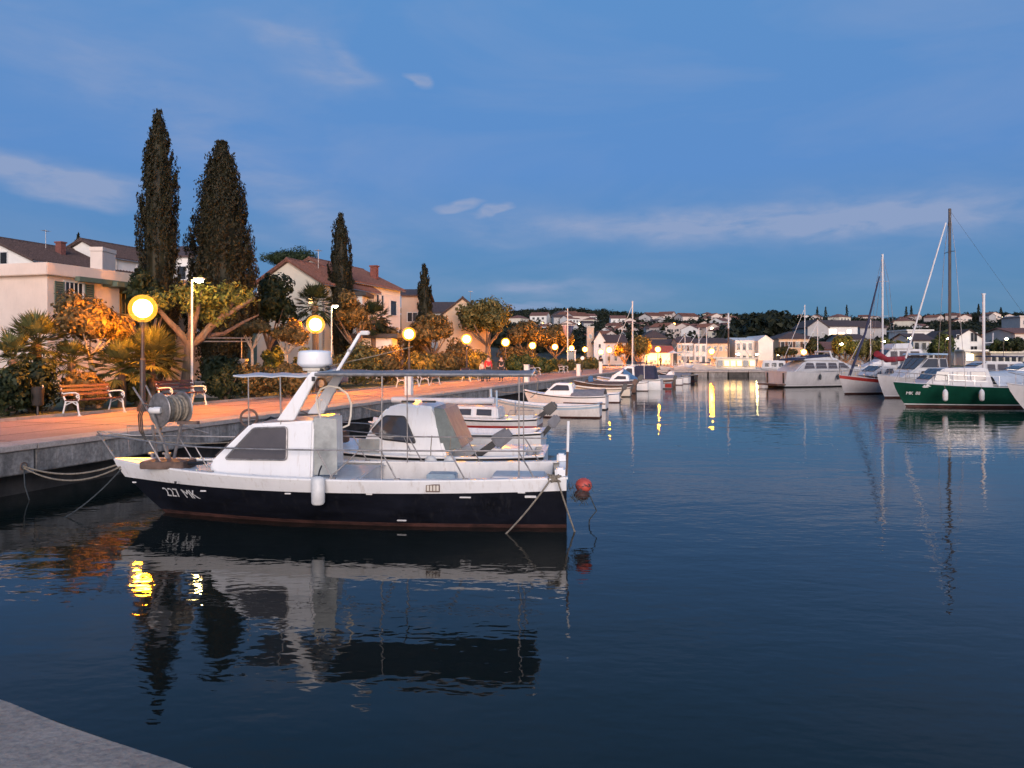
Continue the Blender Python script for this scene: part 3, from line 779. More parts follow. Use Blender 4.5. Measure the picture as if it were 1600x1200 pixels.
# (photo column, row of the eaves, kind) : the row fixes how far up the slope the house stands
for px, py in ((1052, 494), (1068, 492), (1080, 497), (1092, 493), (1101, 499), (1112, 492), (1120, 497), (1131, 492), (1142, 491), (1152, 490), (1060, 500), (1075, 503), (1124, 502), (1137, 498), (1148, 497),
               (1090, 504), (1108, 507), (1115, 511), (1046, 506), (1020, 503), (1008, 499), (990, 503), (972, 508), (960, 514), (945, 505), (932, 500), (920, 505), (908, 512), (897, 500), (985, 514), (1000, 511), (1030, 514),
               (1050, 512), (1042, 520), (955, 520), (902, 520), (885, 508), (872, 498), (860, 505), (845, 496), (1251, 497), (1270, 499), (1360, 496), (1350, 493), (1375, 499), (1440, 510), (1420, 497), (1500, 496), (1555, 496),
               (1572, 498), (1585, 503), (1500, 503), (1545, 508), (1590, 496), (1470, 500), (1230, 513), (1218, 508), (820, 500), (800, 512), (1388, 508), (1405, 505)) + tuple(extra):
    ye = py
    # march up the slope until the house's eaves reach that row
    Yh = 200
    while Yh < 930:
        zz = height(X(px, Yh), Yh) + 5.5
        if HZ - (zz - EYE) / Yh * F <= ye: break
        Yh += 6
    k = rnd.choice((0, 0, 1, 1, 1, 2, 2, 3))
    o = protos[k] if not used[k] else copy_tree(protos[k])
    used[k] = 1
    x_ = X(px, Yh)
    o.location = (x_, Yh, height(x_, Yh) + .6)
    o.rotation_euler = (0, 0, rnd.uniform(-1.3, 1.3))
    s_ = rnd.uniform(.55, .95) * (1.25 if Yh > 500 else .85)
    o.scale = (s_, s_, s_)
    spots.append((x_, Yh))

# ================================================================== PLANTS
def quads_obj(name, co, mat, parent, n_per=4):
    """co: (n, 4, 3) array of quads"""
    n = len(co)
    me = bpy.data.meshes.new(name)
    me.vertices.add(n * 4); me.vertices.foreach_set('co', co.astype(np.float32).ravel())
    me.loops.add(n * 4); me.loops.foreach_set('vertex_index', np.arange(n * 4, dtype=np.int32))
    me.polygons.add(n); me.polygons.foreach_set('loop_start', np.arange(0, n * 4, 4, dtype=np.int32)); me.polygons.foreach_set('loop_total', np.full(n, 4, dtype=np.int32))
    me.update(calc_edges=True); me.validate()
    me.materials.append(mat)
    o = bpy.data.objects.new(name, me); COL.objects.link(o); o.parent = parent
    return o
def unit(a): return a / np.maximum(np.linalg.norm(a, axis=-1, keepdims=True), 1e-6)
def leaf_quads(c, nrm, length, width, up=0.0):
    n = len(c)
    r = rng.normal(size=(n, 3)); r[:, 2] += up
    u = unit(r - nrm * np.sum(r * nrm, 1, keepdims=True) * .8)
    v = unit(np.cross(nrm + .4 * rng.normal(size=(n, 3)), u))
    l = (length * rng.uniform(.4, 1.5, n))[:, None]; w_ = (width * rng.uniform(.6, 1.3, n))[:, None]
    fold = unit(nrm) * w_ * .35
    return np.stack([c - u * l, c + v * w_ + fold, c + u * l, c - v * w_ + fold], 1)
def blob_points(blobs, n, shell=.55):
    """points scattered through ellipsoids, denser towards the surface; returns points and outward normals"""
    wts = np.array([(b_[1][0] * b_[1][1] * b_[1][2]) ** .66 for b_ in blobs]); wts /= wts.sum()
    k = rng.choice(len(blobs), n, p=wts)
    C = np.array([b_[0] for b_ in blobs])[k]; Rr = np.array([b_[1] for b_ in blobs])[k]
    d = unit(rng.normal(size=(n, 3)))
    rad = rng.uniform(shell ** 3, 1.1, n) ** (1 / 3)
    # lumpy surface
    lump = 1 + .16 * np.sin(d[:, 0] * 5 + k) * np.cos(d[:, 1] * 6 + 2 * k) + .10 * np.sin(d[:, 2] * 9 + d[:, 0] * 7 + k)
    return C + d * Rr * (rad * lump)[:, None], unit(d / Rr)
def clumps(c, r, nb, br, flat=1.0, lo=-.3):
    out = []
    for _ in range(nb):
        d = Vector((rnd.gauss(0, 1), rnd.gauss(0, 1), rnd.gauss(0, 1))).normalized()
        if d.z < lo: d.z = abs(d.z) * .4
        q = rnd.uniform(.45, .95); s = br * rnd.uniform(.7, 1.25)
        out.append(((c[0] + d.x * r[0] * q, c[1] + d.y * r[1] * q, c[2] + d.z * r[2] * q), (s, s, s * flat)))
    return out

def shrub(label, px, pyb, pyt, wpx, Y, mat='l_green', n=1500, leaf=.10, name='shrub', cat='shrub', group=None, flat=1.0, z0=None):
    x = X(px, Y); zb = height(x, Y) if z0 is None else z0
    h = Z(pyt, Y) - zb; wd = wpx / F * Y / 2
    r = thing(name, label, cat, (x, Y, zb), 0, group)
    bl = clumps((0, 0, h * .5), (wd * .8, wd * .75, h * .46), 11, min(wd, h * .7) * .48) + [((0, 0, h * .42), (wd * .62, wd * .62, h * .42))]
    p, nn = blob_points(bl, n, .6)
    p[:, 2] = np.maximum(p[:, 2], .02)
    quads_obj('foliage', leaf_quads(p, nn, leaf, leaf * .5, .3), M[mat], r)
    st = MB()
    for i in range(5):
        a = i * 1.26; st.tube([(0, 0, -.1), (.3 * wd * math.cos(a), .3 * wd * math.sin(a), h * .4), (.6 * wd * math.cos(a), .6 * wd * math.sin(a), h * .75)], [.035, .025, .012], 5)
    st.build('stem', M['bark'], r)
    return r

def cypress(label, px, pyt, wpx, Y, n, pyb=None, prof=None, leaf=.17):
    x = X(px, Y); zb = height(x, Y); h = Z(pyt, Y) - zb; rad = wpx / F * Y / 2 * .97
    r = thing('cypress', label, 'cypress tree', (x, Y, zb), 0, None)
    MB().tube([(0, 0, -.3), (0, 0, h * .25), (0, 0, h * .8)], [rad * .22, rad * .16, .04], 8).build('trunk', M['bark'], r)
    prof = prof or (lambda t: (math.sin(min(1, (t + .03) / .30) * PI / 2) ** .6) * max(0, 1 - max(0, (t - .35) / .65) ** 3.0) ** .8)
    # many upright sprays, each a little plume of scale leaves
    per = 42
    ns = max(20, n // per)
    tt = np.sort(rng.uniform(0, 1, ns)); a = rng.uniform(0, 2 * PI, ns)
    pr = np.array([prof(v) for v in tt])
    lump = 1 + .12 * np.sin(a * 3 + tt * 17) + .09 * np.sin(a * 5 - tt * 31)
    stray = np.where(rng.uniform(size=ns) < .06, rng.uniform(.06, .16, ns), 0)
    r0 = rad * pr * (lump * rng.uniform(.70, .98, ns) + stray)
    z0_ = h * (.05 + .93 * tt)
    sh_ = np.minimum(rng.uniform(.28, .62, ns) * (rad / 1.2) ** .5, .9); sw = sh_ * rng.uniform(.20, .34, ns)
    A = np.repeat(a, per); k_ = rng.uniform(-1, 1, ns * per); R0 = np.repeat(r0, per); Z0 = np.repeat(z0_, per); SH = np.repeat(sh_, per); SW = np.repeat(sw, per)
    taper = np.sqrt(np.maximum(0, 1 - np.abs(k_) ** 1.6))
    jit = rng.normal(size=(ns * per, 2)) * .55
    rr_ = R0 + SW * taper * jit[:, 0] + SH * k_ * .18
    tang = SW * taper * jit[:, 1]
    p = np.stack([rr_ * np.cos(A) - tang * np.sin(A), rr_ * np.sin(A) + tang * np.cos(A), np.minimum(Z0 + SH * k_, h)], 1)
    nn = unit(np.stack([np.cos(A), np.sin(A), np.full(len(A), .3)], 1) + .5 * rng.normal(size=(len(A), 3)))
    q = leaf_quads(p, nn, leaf * .8, leaf * .33, 2.2)
    # solid dark heart so that the sky does not show through
    core = []
    K, S = 22, 12
    for i in range(K):
        for j in range(S):
            pts = []
            for (ii, jj) in ((i, j), (i, j + 1), (i + 1, j + 1), (i + 1, j)):
                t_ = ii / K; rr2 = rad * .70 * prof(t_); a_ = 2 * PI * jj / S
                pts.append((rr2 * math.cos(a_), rr2 * math.sin(a_), h * (.06 + .92 * t_)))
            core.append(pts)
    quads_obj('crown', np.concatenate([q, np.array(core)]), M['l_cyp'], r)
    return r
cypress('tallest slim dark cypress beside the flat-roofed house', 248, 172, 62, 40, 30000, leaf=.105)
cypress('broad cone-shaped dark cypress right of the tallest one', 346, 222, 110, 43, 52000,
        prof=lambda t: (math.sin(min(1, (t + .02) / .36) * PI / 2) ** .6) * max(0, 1 - max(0, (t - .30) / .70) ** 1.9) ** .82, leaf=.115)
cypress('slim cypress in front of the cream and white houses', 532, 333, 41, 62, 16000, leaf=.13)
cypress('short slim cypress beside the tan house', 663, 413, 27, 78, 9000, leaf=.15)
cypress('small dark cypress tip behind the terraced house roofs', 121, 364, 14, 85, 1500, leaf=.22)

def tree(label, px, pyt, wpx, Y, trunk_px, fork_py, mat='l_green', n=3000, leaf=.14, name='tree', bark='bark', tr=.12, clump=14, cat='tree', flat=.8, lean=0, crown_bottom=None, cb=.42):
    x = X(px, Y); zb = height(x, Y)
    tx = X(trunk_px, Y) - x
    r = thing(name, label, cat, (x, Y, zb), 0)
    zf = Z(fork_py, Y) - zb; h = Z(pyt, Y) - zb; wd = wpx / F * Y / 2
    zc = (zf + h) / 2 + (h - zf) * .08
    t_ = MB(); t_.tube([(tx + lean, 0, -.2), (tx + lean * .4, .03, zf * .5), (tx, 0, zf)], [tr * 1.25, tr, tr * .85], 9)
    for i in range(7):
        a = i * .9 + .3; e_ = Vector((wd * .7 * math.cos(a), wd * .6 * math.sin(a), zc + (h - zf) * .2 * math.sin(i * 2.1)))
        m_ = Vector((tx, 0, zf)).lerp(e_, .5) + Vector((0, 0, -.1 * wd))
        t_.tube([(tx, 0, zf - .05), m_, e_], [tr * .6, tr * .38, .015], 6)
    t_.build('trunk', M[bark], r, smooth_=True)
    bl = clumps((0, 0, zc), (wd * .85, wd * .8, (h - zf) * .5), clump, min(wd, (h - zf) * .6) * cb, flat)
    p, nn = blob_points(bl, n, .35)
    quads_obj('crown', leaf_quads(p, nn, leaf, leaf * .5, .2), M[mat], r)
    return r
# umbrella pine behind the cream house
r = thing('umbrella_pine', 'broad flat-topped dark green pine behind the cream gable house', 'pine tree', (X(455, 92), 92, height(X(455, 92), 92)))
zb = height(X(455, 92), 92); zt = Z(388, 92) - zb; zl = Z(424, 92) - zb
MB().tube([(0, 0, -.5), (.2, 0, zl * .6), (0, 0, zl + .4)], [.32, .26, .2], 8).build('trunk', M['bark'], r)
bl = clumps((0, 0, (zt + zl) / 2 - .1), (3.5, 3.0, 1.0), 30, 1.0, .7, -.2)
p, nn = blob_points(bl, 9000, .5); quads_obj('crown', leaf_quads(p, nn, .16, .05, .6), M['l_pine'], r)

# pollarded mulberry by the second bench
YM = 31.0
x0 = X(296, YM); zb = height(x0, YM)
r = thing('pollarded_tree', 'stout pollarded tree with thick bare spreading limbs behind the second bench', 'tree', (x0, YM, zb))
def lp(px, py, dy=0): return Vector((X(px, YM) - x0, dy, Z(py, YM) - zb))
b = MB(); b.tube([lp(292, 606), lp(293, 590), lp(295, 560), lp(298, 532)], [.30, .235, .20, .21], 10)
b.build('trunk', M['bark'], r, smooth_=True)
for pts, rad in (([(296, 540, 0), (281, 516, -.2), (268, 500, -.4), (258, 484, -.6), (249, 478, -.7)], [.15, .13, .10, .08, .05]),
                 ([(297, 540, 0), (292, 505, .4), (285, 475, .7), (270, 455, 1.0), (262, 449, 1.1)], [.13, .11, .09, .06, .04]),
                 ([(299, 540, 0), (304, 520, -.2), (316, 492, -.5), (322, 470, -.6), (326, 455, -.7)], [.13, .10, .08, .06, .03]),
                 ([(300, 538, 0), (313, 528, .1), (326, 510, .2), (345, 494, .3), (372, 478, .3), (393, 464, .4)], [.17, .16, .15, .11, .085, .05]),
                 ([(330, 506, .2), (345, 485, .5), (357, 468, .7), (364, 452, .8)], [.12, .09, .07, .04]),
                 ([(313, 526, .1), (335, 520, 1.0), (360, 500, 1.6), (380, 488, 1.9)], [.10, .08, .06, .03])):
    MB().tube([lp(*q) for q in pts], rad, 8).build('limb', M['bark'], r, smooth_=True)
bl = []
for px, py, dy, s in ((315, 470, -.5, .42), (330, 462, -.5, .45), (340, 470, .2, .42), (322, 455, -.4, .35), (308, 488, .2, .35), (325, 487, .1, .4), (344, 452, .4, .32), (356, 462, .7, .3), (368, 470, .4, .28), (385, 462, .4, .26), (360, 448, .8, .25),
                      (262, 470, -.5, .36), (250, 476, -.7, .34), (268, 452, .9, .36), (276, 462, .7, .36), (240, 488, -.6, .3), (285, 478, .5, .3), (350, 488, .3, .3), (335, 500, .2, .25)):
    c = lp(px, py, dy); bl.append((tuple(c), (s, s, s * .8)))
bl = [(c_, tuple(v * .85 for v in s_)) for c_, s_ in bl]
p, nn = blob_points(bl, 2600, .1); p += rng.normal(size=p.shape) * .12; quads_obj('crown', leaf_quads(p, nn, .085, .055, .1), M['l_yel'], r)

# two neat little round trees and the leaning one behind the first bench
tree('little round-headed tree with pale stem behind the stone posts', 394, 497, 50, 35, 394, 545, 'l_brown_lit', 2600, .09, 'round_tree', 'paletrunk', .07, 12)
tree('little round-headed tree glowing orange beside the second lamp', 452, 507, 62, 36, 447, 553, 'l_brown_lit', 3200, .09, 'round_tree', 'paletrunk', .075, 14)
tree('leafy tree with pale leaning trunk behind the first bench', 146, 474, 118, 26.5, 140, 556, 'l_brown_lit', 7500, .10, 'leaning_tree', 'paletrunk', .085, 26, lean=.35, flat=1.0)

# dark evergreens between the houses
tree('dark loose evergreen left of the cream gable house', 425, 440, 70, 52, 420, 545, 'l_dark', 5200, .17, tr=.16, clump=22, flat=1.1)
tree('dark bushy evergreen below the broad cypress', 355, 455, 90, 48, 352, 560, 'l_dark', 5000, .17, tr=.2, clump=20, flat=1.0)
tree('dark bushy tree behind the first lamp', 232, 425, 70, 37, 236, 545, 'l_dark', 5000, .14, tr=.18, clump=20, flat=1.0)
tree('spreading olive-brown tree left of the third lamp', 545, 470, 70, 55, 560, 548, 'l_brown_lit', 3400, .15, tr=.16, clump=16, flat=.8)
tree('reddish brown tree behind the third lamp', 600, 500, 70, 64, 604, 560, 'l_brown_lit', 3200, .18, tr=.14, clump=16)
tree('brown-leaved tree below the far slim cypress', 672, 496, 80, 70, 676, 556, 'l_brown_lit', 4200, .2, tr=.16, clump=20)
tree('large round-crowned dark olive tree before the orange gable', 758, 476, 96, 92, 762, 540, 'l_olive', 7000, .24, 'round_crowned_tree', tr=.3, clump=30, flat=.8)
tree('broad brown tree behind the fifth lamp', 822, 505, 70, 105, 822, 555, 'l_brown_lit', 3600, .26, tr=.22, clump=18)
tree('dull brown tree before the flagpole', 868, 514, 64, 118, 868, 558, 'l_brown_lit', 3200, .28, tr=.22, clump=18)
tree('orange lit tree on the far plaza beside the cafe', 1000, 531, 40, 128, 998, 568, 'l_olive', 3200, .22, tr=.2, clump=16, flat=1.2)
tree('sparse pale tree left of the orange lit tree', 975, 536, 34, 126, 976, 566, 'l_brown_lit', 1500, .22, tr=.2, clump=12)
tree('dark pollarded tree before the peach balcony house', 1228, 541, 34, 134, 1228, 566, 'l_dark', 1800, .22, tr=.18, clump=12)
for i, (px, py, wp, mt, lb) in enumerate(((1322, 533, 44, 'l_yel', 'yellow lit tree behind the dark furled sail'), (1352, 530, 44, 'l_olive', 'olive tree between the two yellow lit trees'), (1385, 530, 46, 'l_yel', 'yellow lit tree behind the white masts'),
                                    (1405, 537, 36, 'l_yel', 'small yellow lit tree left of the white terrace house'), (1470, 524, 40, 'l_green', 'green tree between the white terrace house and the gable block'), (1560, 534, 44, 'l_green', 'green tree behind the boat club'),
                                    (1583, 528, 34, 'l_dark', 'dark tree leaning on the pink end house'), (1270, 530, 26, 'l_dark', 'dark round tree before the peach balcony house'))):
    tree(lb, px, py, wp, 134 + (i % 3) * 2, px, 566, mt, 2600, .26, tr=.18, clump=16, flat=1.1)

# palms: fan fronds
def fan_palm(label, px, pyb, pytrunk, Y, nf, fr, lo=-.6, mat='l_palm', trunk=.12, name='fan_palm', hi=1.35, blades=15):
    x = X(px, Y); zb = height(x, Y); zt = Z(pytrunk, Y) - zb
    r = thing(name, label, 'palm', (x, Y, zb))
    MB().tube([(0, 0, -.2), (.04, 0, zt * .5), (0, 0, zt)], [trunk * 1.2, trunk, trunk * 1.1], 9).build('trunk', M['bark'], r)
    q = []
    pet = MB()
    for i in range(nf):
        a = i * 2.399; el_ = lo + (hi - lo) * ((i + .5) / nf) ** .8
        d = np.array([math.cos(a) * math.cos(el_), math.sin(a) * math.cos(el_), math.sin(el_)])
        L_ = fr * rnd.uniform(.45, .6); st = np.array([0, 0, zt])
        c = st + d * L_ - np.array([0, 0, .12 * L_ * math.cos(el_)])
        pet.bar(tuple(st), tuple(c), .014, 4)
        side = np.cross(d, [0, 0, 1.0]); side /= np.linalg.norm(side) + 1e-6
        upv = np.cross(side, d)
        bl_ = fr * rnd.uniform(.42, .55)
        for k in range(blades):
            t_ = -1.25 + 2.5 * k / (blades - 1)
            bd = d * math.cos(t_) + side * math.sin(t_) + upv * .12 * rnd.uniform(-1, 1)
            bd /= np.linalg.norm(bd)
            tip = c + bd * bl_ * (1 - .18 * abs(t_)) - np.array([0, 0, .22 * bl_ * (1 - max(0, d[2]))])
            wv = np.cross(bd, upv); wv = wv / (np.linalg.norm(wv) + 1e-6) * .022 * fr / .9
            mid = c + (tip - c) * .55 + upv * .02
            q.append([c, mid + wv, tip, mid - wv])
    quads_obj('fronds', np.array(q), M[mat], r)
    pet.build('stalks', M['l_palm'], r, fix=False)
    return r
fan_palm('bushy fan palm at the photo edge behind the litter bin', 58, 600, 538, 25.5, 46, 1.15)
fan_palm('low fan palm beside the dark shrub at the photo edge', 20, 600, 562, 24.5, 26, 1.0)
fan_palm('glowing fan palm right behind the first lamp post', 236, 600, 562, 27.5, 60, 1.3)
fan_palm('second glowing fan palm between the leaning tree and the first lamp', 190, 600, 575, 27.0, 54, 1.2)
fan_palm('small fan palm behind the back of the first bench', 112, 600, 566, 26.0, 34, .85)
fan_palm('tall palm with dark shaggy head before the cream house', 492, 560, 478, 52, 48, 1.7, -.9, 'l_dark', .2, 'tall_palm')
fan_palm('tall palm with dark head before the long white house', 583, 560, 500, 60, 44, 1.7, -.9, 'l_dark', .18, 'tall_palm')

# shrubs and hedges of the gardens
SH = [('dark tangled shrub behind the litter bin', 50, 630, 572, 110, 24.3, 'l_dark', 3600, .10), ('dark low shrub at the photo edge', 5, 640, 585, 70, 23.0, 'l_dark', 2400, .10),
      ('brownish shrub behind the first bench', 128, 630, 588, 70, 25.6, 'l_brown_lit', 2400, .09), ('dusty shrub at the foot of the fan palms', 215, 630, 590, 70, 28.2, 'l_olive', 2400, .09),
      ('low dark shrub right of the second bench', 352, 612, 580, 56, 31, 'l_dark', 2400, .10), ('clipped brown hedge below the stone posts', 400, 612, 572, 80, 32.5, 'l_brown_lit', 3200, .10),
      ('clipped brown hedge under the orange round tree', 450, 612, 571, 66, 33.5, 'l_brown_lit', 2800, .10), ('round green bush behind the clipped hedges', 424, 590, 540, 46, 38, 'l_green', 2200, .12),
      ('green bush beside the orange round tree', 478, 590, 545, 40, 40, 'l_green', 2000, .12), ('dark green bushes behind the pollarded tree', 345, 590, 555, 60, 36, 'l_dark', 2400, .12),
      ('shaggy bush in front of the garden pavilion', 560, 600, 545, 70, 47, 'l_olive', 2800, .13), ('orange lit bush left of the third lamp', 605, 600, 540, 60, 49, 'l_brown_lit', 2800, .13),
      ('wide bush below the third lamp', 520, 605, 560, 70, 44, 'l_olive', 2600, .12), ('bush right of the third lamp', 660, 600, 545, 56, 54, 'l_olive', 2600, .14),
      ('brown bush below the fourth lamp', 700, 592, 548, 60, 60, 'l_brown_lit', 2600, .15), ('rounded bush behind the red jacket', 745, 590, 552, 56, 66, 'l_olive', 2400, .15),
      ('rounded green bush right of the dark figure', 812, 586, 558, 54, 72, 'l_green', 2400, .16), ('long green bush before the fifth lamp', 850, 584, 558, 52, 78, 'l_green', 2400, .16),
      ('bush beside the flagpole foot', 880, 580, 561, 40, 90, 'l_olive', 1800, .18), ('bush at the end of the garden row', 915, 577, 560, 44, 100, 'l_olive', 1800, .18),
      ('brown bush behind the fourth lamp', 722, 580, 535, 56, 80, 'l_brown_lit', 2400, .2), ('tall brown bush behind the bench row', 650, 585, 525, 70, 74, 'l_brown_lit', 3000, .18), ('brown bush between the fifth and sixth lamps', 810, 575, 540, 60, 98, 'l_brown_lit', 2400, .22)]
for lb, px, pb_, pt, wp, Y, mt, n, lf in SH: shrub(lb, px, pb_, pt, wp, Y, mt, n, lf, name='hedge' if 'hedge' in lb else 'shrub', cat='hedge' if 'hedge' in lb else 'shrub')

# wooded hillside : one mass
cs = []
tries = 0
while len(cs) < 5200 and tries < 40000:
    tries += 1
    Y = 172 + 790 * rnd.random() ** .9
    px = rnd.uniform(560, 1660)
    x = X(px, Y)
    dense = .55 + .45 * math.sin(x * .03 + 1.3) * math.cos(Y * .017)
    if 1155 < px < 1300 and Y < 420: dense = 1
    elif 1040 < px < 1160 and Y > 500: dense *= .6
    if rnd.random() > dense: continue
    if any(abs(x - a) < 3 + 4 * (rnd.random()) and -13 < Y - c_ < 5 for a, c_ in spots): continue
    s = rnd.uniform(2.2, 4.2) * (1.0 if Y > 300 else .85)
    cs.append((x, Y, height(x, Y) + s * .7, s, rnd.uniform(.9, 1.5)))
# the tall dark grove behind the white customs house
for _ in range(170):
    px, Y = rnd.gauss(1212, 38), rnd.uniform(205, 300)
    if not 1130 < px < 1310: continue
    x = X(px, Y); top_row = 484 + abs(px - 1205) ** 1.6 * .016
    zt_ = Z(top_row + rnd.uniform(0, 38), Y)
    cs.append((x, Y, zt_ - 2.5, rnd.uniform(2.2, 3.6), 1.1))
cs = np.array(cs)
per = 46
n = len(cs)
d = unit(rng.normal(size=(n * per, 3))); d[:, 2] = np.abs(d[:, 2]) * 1.0 - .15
rep = np.repeat(cs, per, 0)
pp = rep[:, :3] + d * np.stack([rep[:, 3], rep[:, 3], rep[:, 3] * rep[:, 4]], 1) * rng.uniform(.65, 1.05, (n * per, 1))
wo = quads_obj('woodland', leaf_quads(pp, unit(d), .85, .6, .2), M['l_hill'], None)
tag(wo, 'dark wooded slopes behind the harbour town', 'woodland', kind='stuff')
for i, (px, pt) in enumerate(((1323, 484), (1529, 483), (1424, 485), (1277, 487), (1290, 487), (1416, 487), (1564, 488))):
    Y = 820; 
    x = X(px, Y); zb = height(x, Y)
    r = thing('far_cypress', 'tiny dark cypress spike on the skyline of the hill', 'cypress tree', (x, Y, zb), 0, 'cypresses on the skyline')
    h = max(Z(pt - 8, Y) - zb, 9)
    MB().tube([(0, 0, -2), (0, 0, h * .3)], .4, 6).build('trunk', M['bark'], r)
    a = rng.uniform(0, 2 * PI, 260); tt = rng.uniform(.05, 1, 260)
    rr_ = 2.0 * np.sin(np.minimum(1, tt / .3) * PI / 2) * (1 - np.maximum(0, (tt - .3) / .7) ** 2) * rng.uniform(.3, 1, 260)
    p = np.stack([rr_ * np.cos(a), rr_ * np.sin(a), h * tt], 1)
    quads_obj('crown', leaf_quads(p, unit(p * [1, 1, 0] + [0, 0, .3]), .8, .4, 1.5), M['l_hill'], r)

# ================================================================== STREET FURNITURE
def make_lamp(name, label, px, py, Y, base=None, group='globe lamps along the promenade', r_=.36):
    x = X(px, Y); zb = height(x, Y) if base is None else base
    h = Z(py, Y) - zb
    r = thing(name, label, 'street lamp', (x, Y, zb), 0, group)
    MB().lathe([(.17, -.1), (.17, .12), (.13, .2), (.11, .3)], 12).build('base', M['pole'], r)
    MB().tube([(0, 0, .25), (0, 0, h * .5), (0, 0, h * .52), (0, 0, h - r_ * .95)], [.095, .085, .055, .05], 10).build('pole', M['pole'], r)
    MB().lathe([(.06, h - r_ * 1.12), (.12, h - r_ * 1.02), (.12, h - r_ * .93)], 12).build('collar', M['pole'], r)
    b = MB(); b.ball((0, 0, h), r_ * 1.2, 20, 12); gl = b.build('globe', M['shell'], r, smooth_=True)  # globe oversized so its glow forms the halo
    b = MB(); b.ball((0, 0, h), r_ * .80, 14, 8); b.build('bulb', M['globe'], gl, smooth_=True)
    return r
def street_light(label, px, pyt, Y, arm=.28, pale=True, mat='led', hs=.16):
    x = X(px, Y); zb = height(x, Y); h = Z(pyt, Y) - zb
    r = thing('street_light', label, 'street light', (x, Y, zb), 0, 'tall street lights')
    MB().tube([(0, 0, -.1), (0, 0, h * .6), (0, 0, h)], [.055, .042, .034], 8).build('pole', M['iron_white'] if pale else M['pole'], r)
    MB().bar((0, 0, h - .03), (arm, -.05, h + .02), .03, 6).build('arm', M['iron_white'], r)
    hd = MB().box((arm, -.05, h + .03), (.36, .2, .07)).build('lamp_head', M['iron_white'], r)
    b = MB(); b.ball((arm, -.05, h - .04), (hs, hs * .8, hs * .45), 10, 6); b.build('bulb', M[mat], hd, smooth_=True)
LAMPS = [(223, 482, 25, 'glowing globe lamp beside the benches and fan palms'), (493, 507, 37, 'second glowing globe lamp, above the radar dome'), (639, 522, 50, 'third glowing globe lamp, above the boat canopy'),
         (729, 530, 63, 'fourth glowing globe lamp, left of the red jacket'), (790, 535, 76, 'fifth glowing globe lamp, just right of the dark figure'), (832, 540, 90, 'sixth glowing globe lamp, before the flagpole'),
         (867, 542, 102, 'seventh glowing globe lamp, left beside the flagpole'), (893, 544, 112, 'eighth glowing globe lamp, right beside the flagpole'), (914, 546, 119, 'ninth glowing globe lamp, below the bell tower'),
         (939, 550, 126, 'tenth glowing globe lamp, low between the pale houses')]
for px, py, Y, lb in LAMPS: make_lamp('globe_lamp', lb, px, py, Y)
for px, py, lb in ((1150, 553, 'small white lamp left before the white customs house'), (1180, 553, 'small white lamp right before the white customs house'), (1213, 554, 'small white lamp right of the lit gable end')):
    street_light(lb, px, py, 138, .3, False, 'led', .22)
for px, py, Y, lb in ((952, 547, 124, 'glowing globe lamp where promenade and plaza meet'), (1028, 546, 127, 'glowing globe lamp in front of the cafe'), (1112, 549, 125, 'glowing globe lamp behind the excursion boat'),
                      (1256, 550, 125, 'glowing globe lamp before the peach balcony house')):
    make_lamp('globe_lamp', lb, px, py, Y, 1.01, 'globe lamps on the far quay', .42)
street_light('tall pale street light in front of the pollarded tree', 300, 437, 29.5)
street_light('tall pale street light before the slim cypress', 518, 478, 50, .25)
for px, py, lb in ((1376, 533, 'street light among the yellow trees by the white masts'), (1417, 528, 'street light left of the white terrace house'), (1477, 529, 'street light behind the dark mast'), (1568, 529, 'street light above the boat club trees'), (1310, 537, 'street light in the trees behind the furled sail')):
    street_light(lb, px, py, 130, .5, False, 'led', .26)

# ---- benches: white cast ends, brown slats
def make_bench():
    r = thing('park_bench', 'bench', 'bench')
    for s in (-1, 1):
        x = s * .86
        e_ = MB()
        e_.tube([(x, .10, 0), (x, .04, .22), (x, -.02, .42), (x, .10, .62), (x, .17, .86)], [.03, .022, .03, .025, .02], 6)      # rear leg and back post
        e_.tube([(x, -.52, 0), (x, -.46, .18), (x, -.44, .34), (x, -.40, .42), (x, -.02, .42)], [.03, .022, .03, .025, .025], 6)  # front leg, seat rail
        e_.tube([(x, .11, .63), (x, -.15, .66), (x, -.36, .67), (x, -.47, .63), (x, -.49, .56), (x, -.43, .52), (x, -.39, .57), (x, -.43, .60)], .021, 6)   # arm with scroll
        e_.tube([(x, -.45, .44), (x, -.50, .50), (x, -.47, .58)], .018, 6)
        e_.tube([(x, -.44, .30), (x, -.25, .40), (x, .02, .30)], .016, 6)
        e_.box((x, .10, .012), (.07, .10, .024)); e_.box((x, -.52, .012), (.07, .10, .024))
        e_.build('end_frame', M['iron_white'], r, smooth_=True)
    sm = None
    for k, (y, z, tl) in enumerate(((-.42, .452, 0), (-.31, .452, 0), (-.20, .452, 0), (-.09, .452, 0), (.075, .60, 1.15), (.115, .72, 1.15), (.15, .84, 1.15))):
        if sm is None:
            o = MB().box((0, 0, 0), (1.86, .088, .034)).build('slat', M['wood'], r, bevel=.006); sm = o.data
        else:
            o = bpy.data.objects.new('slat', sm); COL.objects.link(o); o.parent = r
        o.location = (0, y, z); o.rotation_euler = (tl, 0, 0)
    return r
bench = make_bench()
for i, (Y, lb) in enumerate(((24.1, 'white cast-iron bench with brown slats, left of the first lamp'), (27.8, 'white cast-iron bench with brown slats, right of the first lamp'), (44.5, 'bench below the third lamp behind the boat canopy'),
                             (47.6, 'bench just beyond the white pedestal under the third lamp'), (54.5, 'bench to the left of the walking couple'), (71, 'bench behind the second white pedestal'), (82, 'bench before the far lamps near the flagpole'))):
    o = bench if i == 0 else copy_tree(bench)
    o['label'] = lb; o['group'] = 'benches along the promenade'
    o.location = (border(Y) - .02 + (-.08 if i < 2 else .5), Y - (.3 if i < 2 else 0), 1.004); o.rotation_euler = (0, 0, QROT)
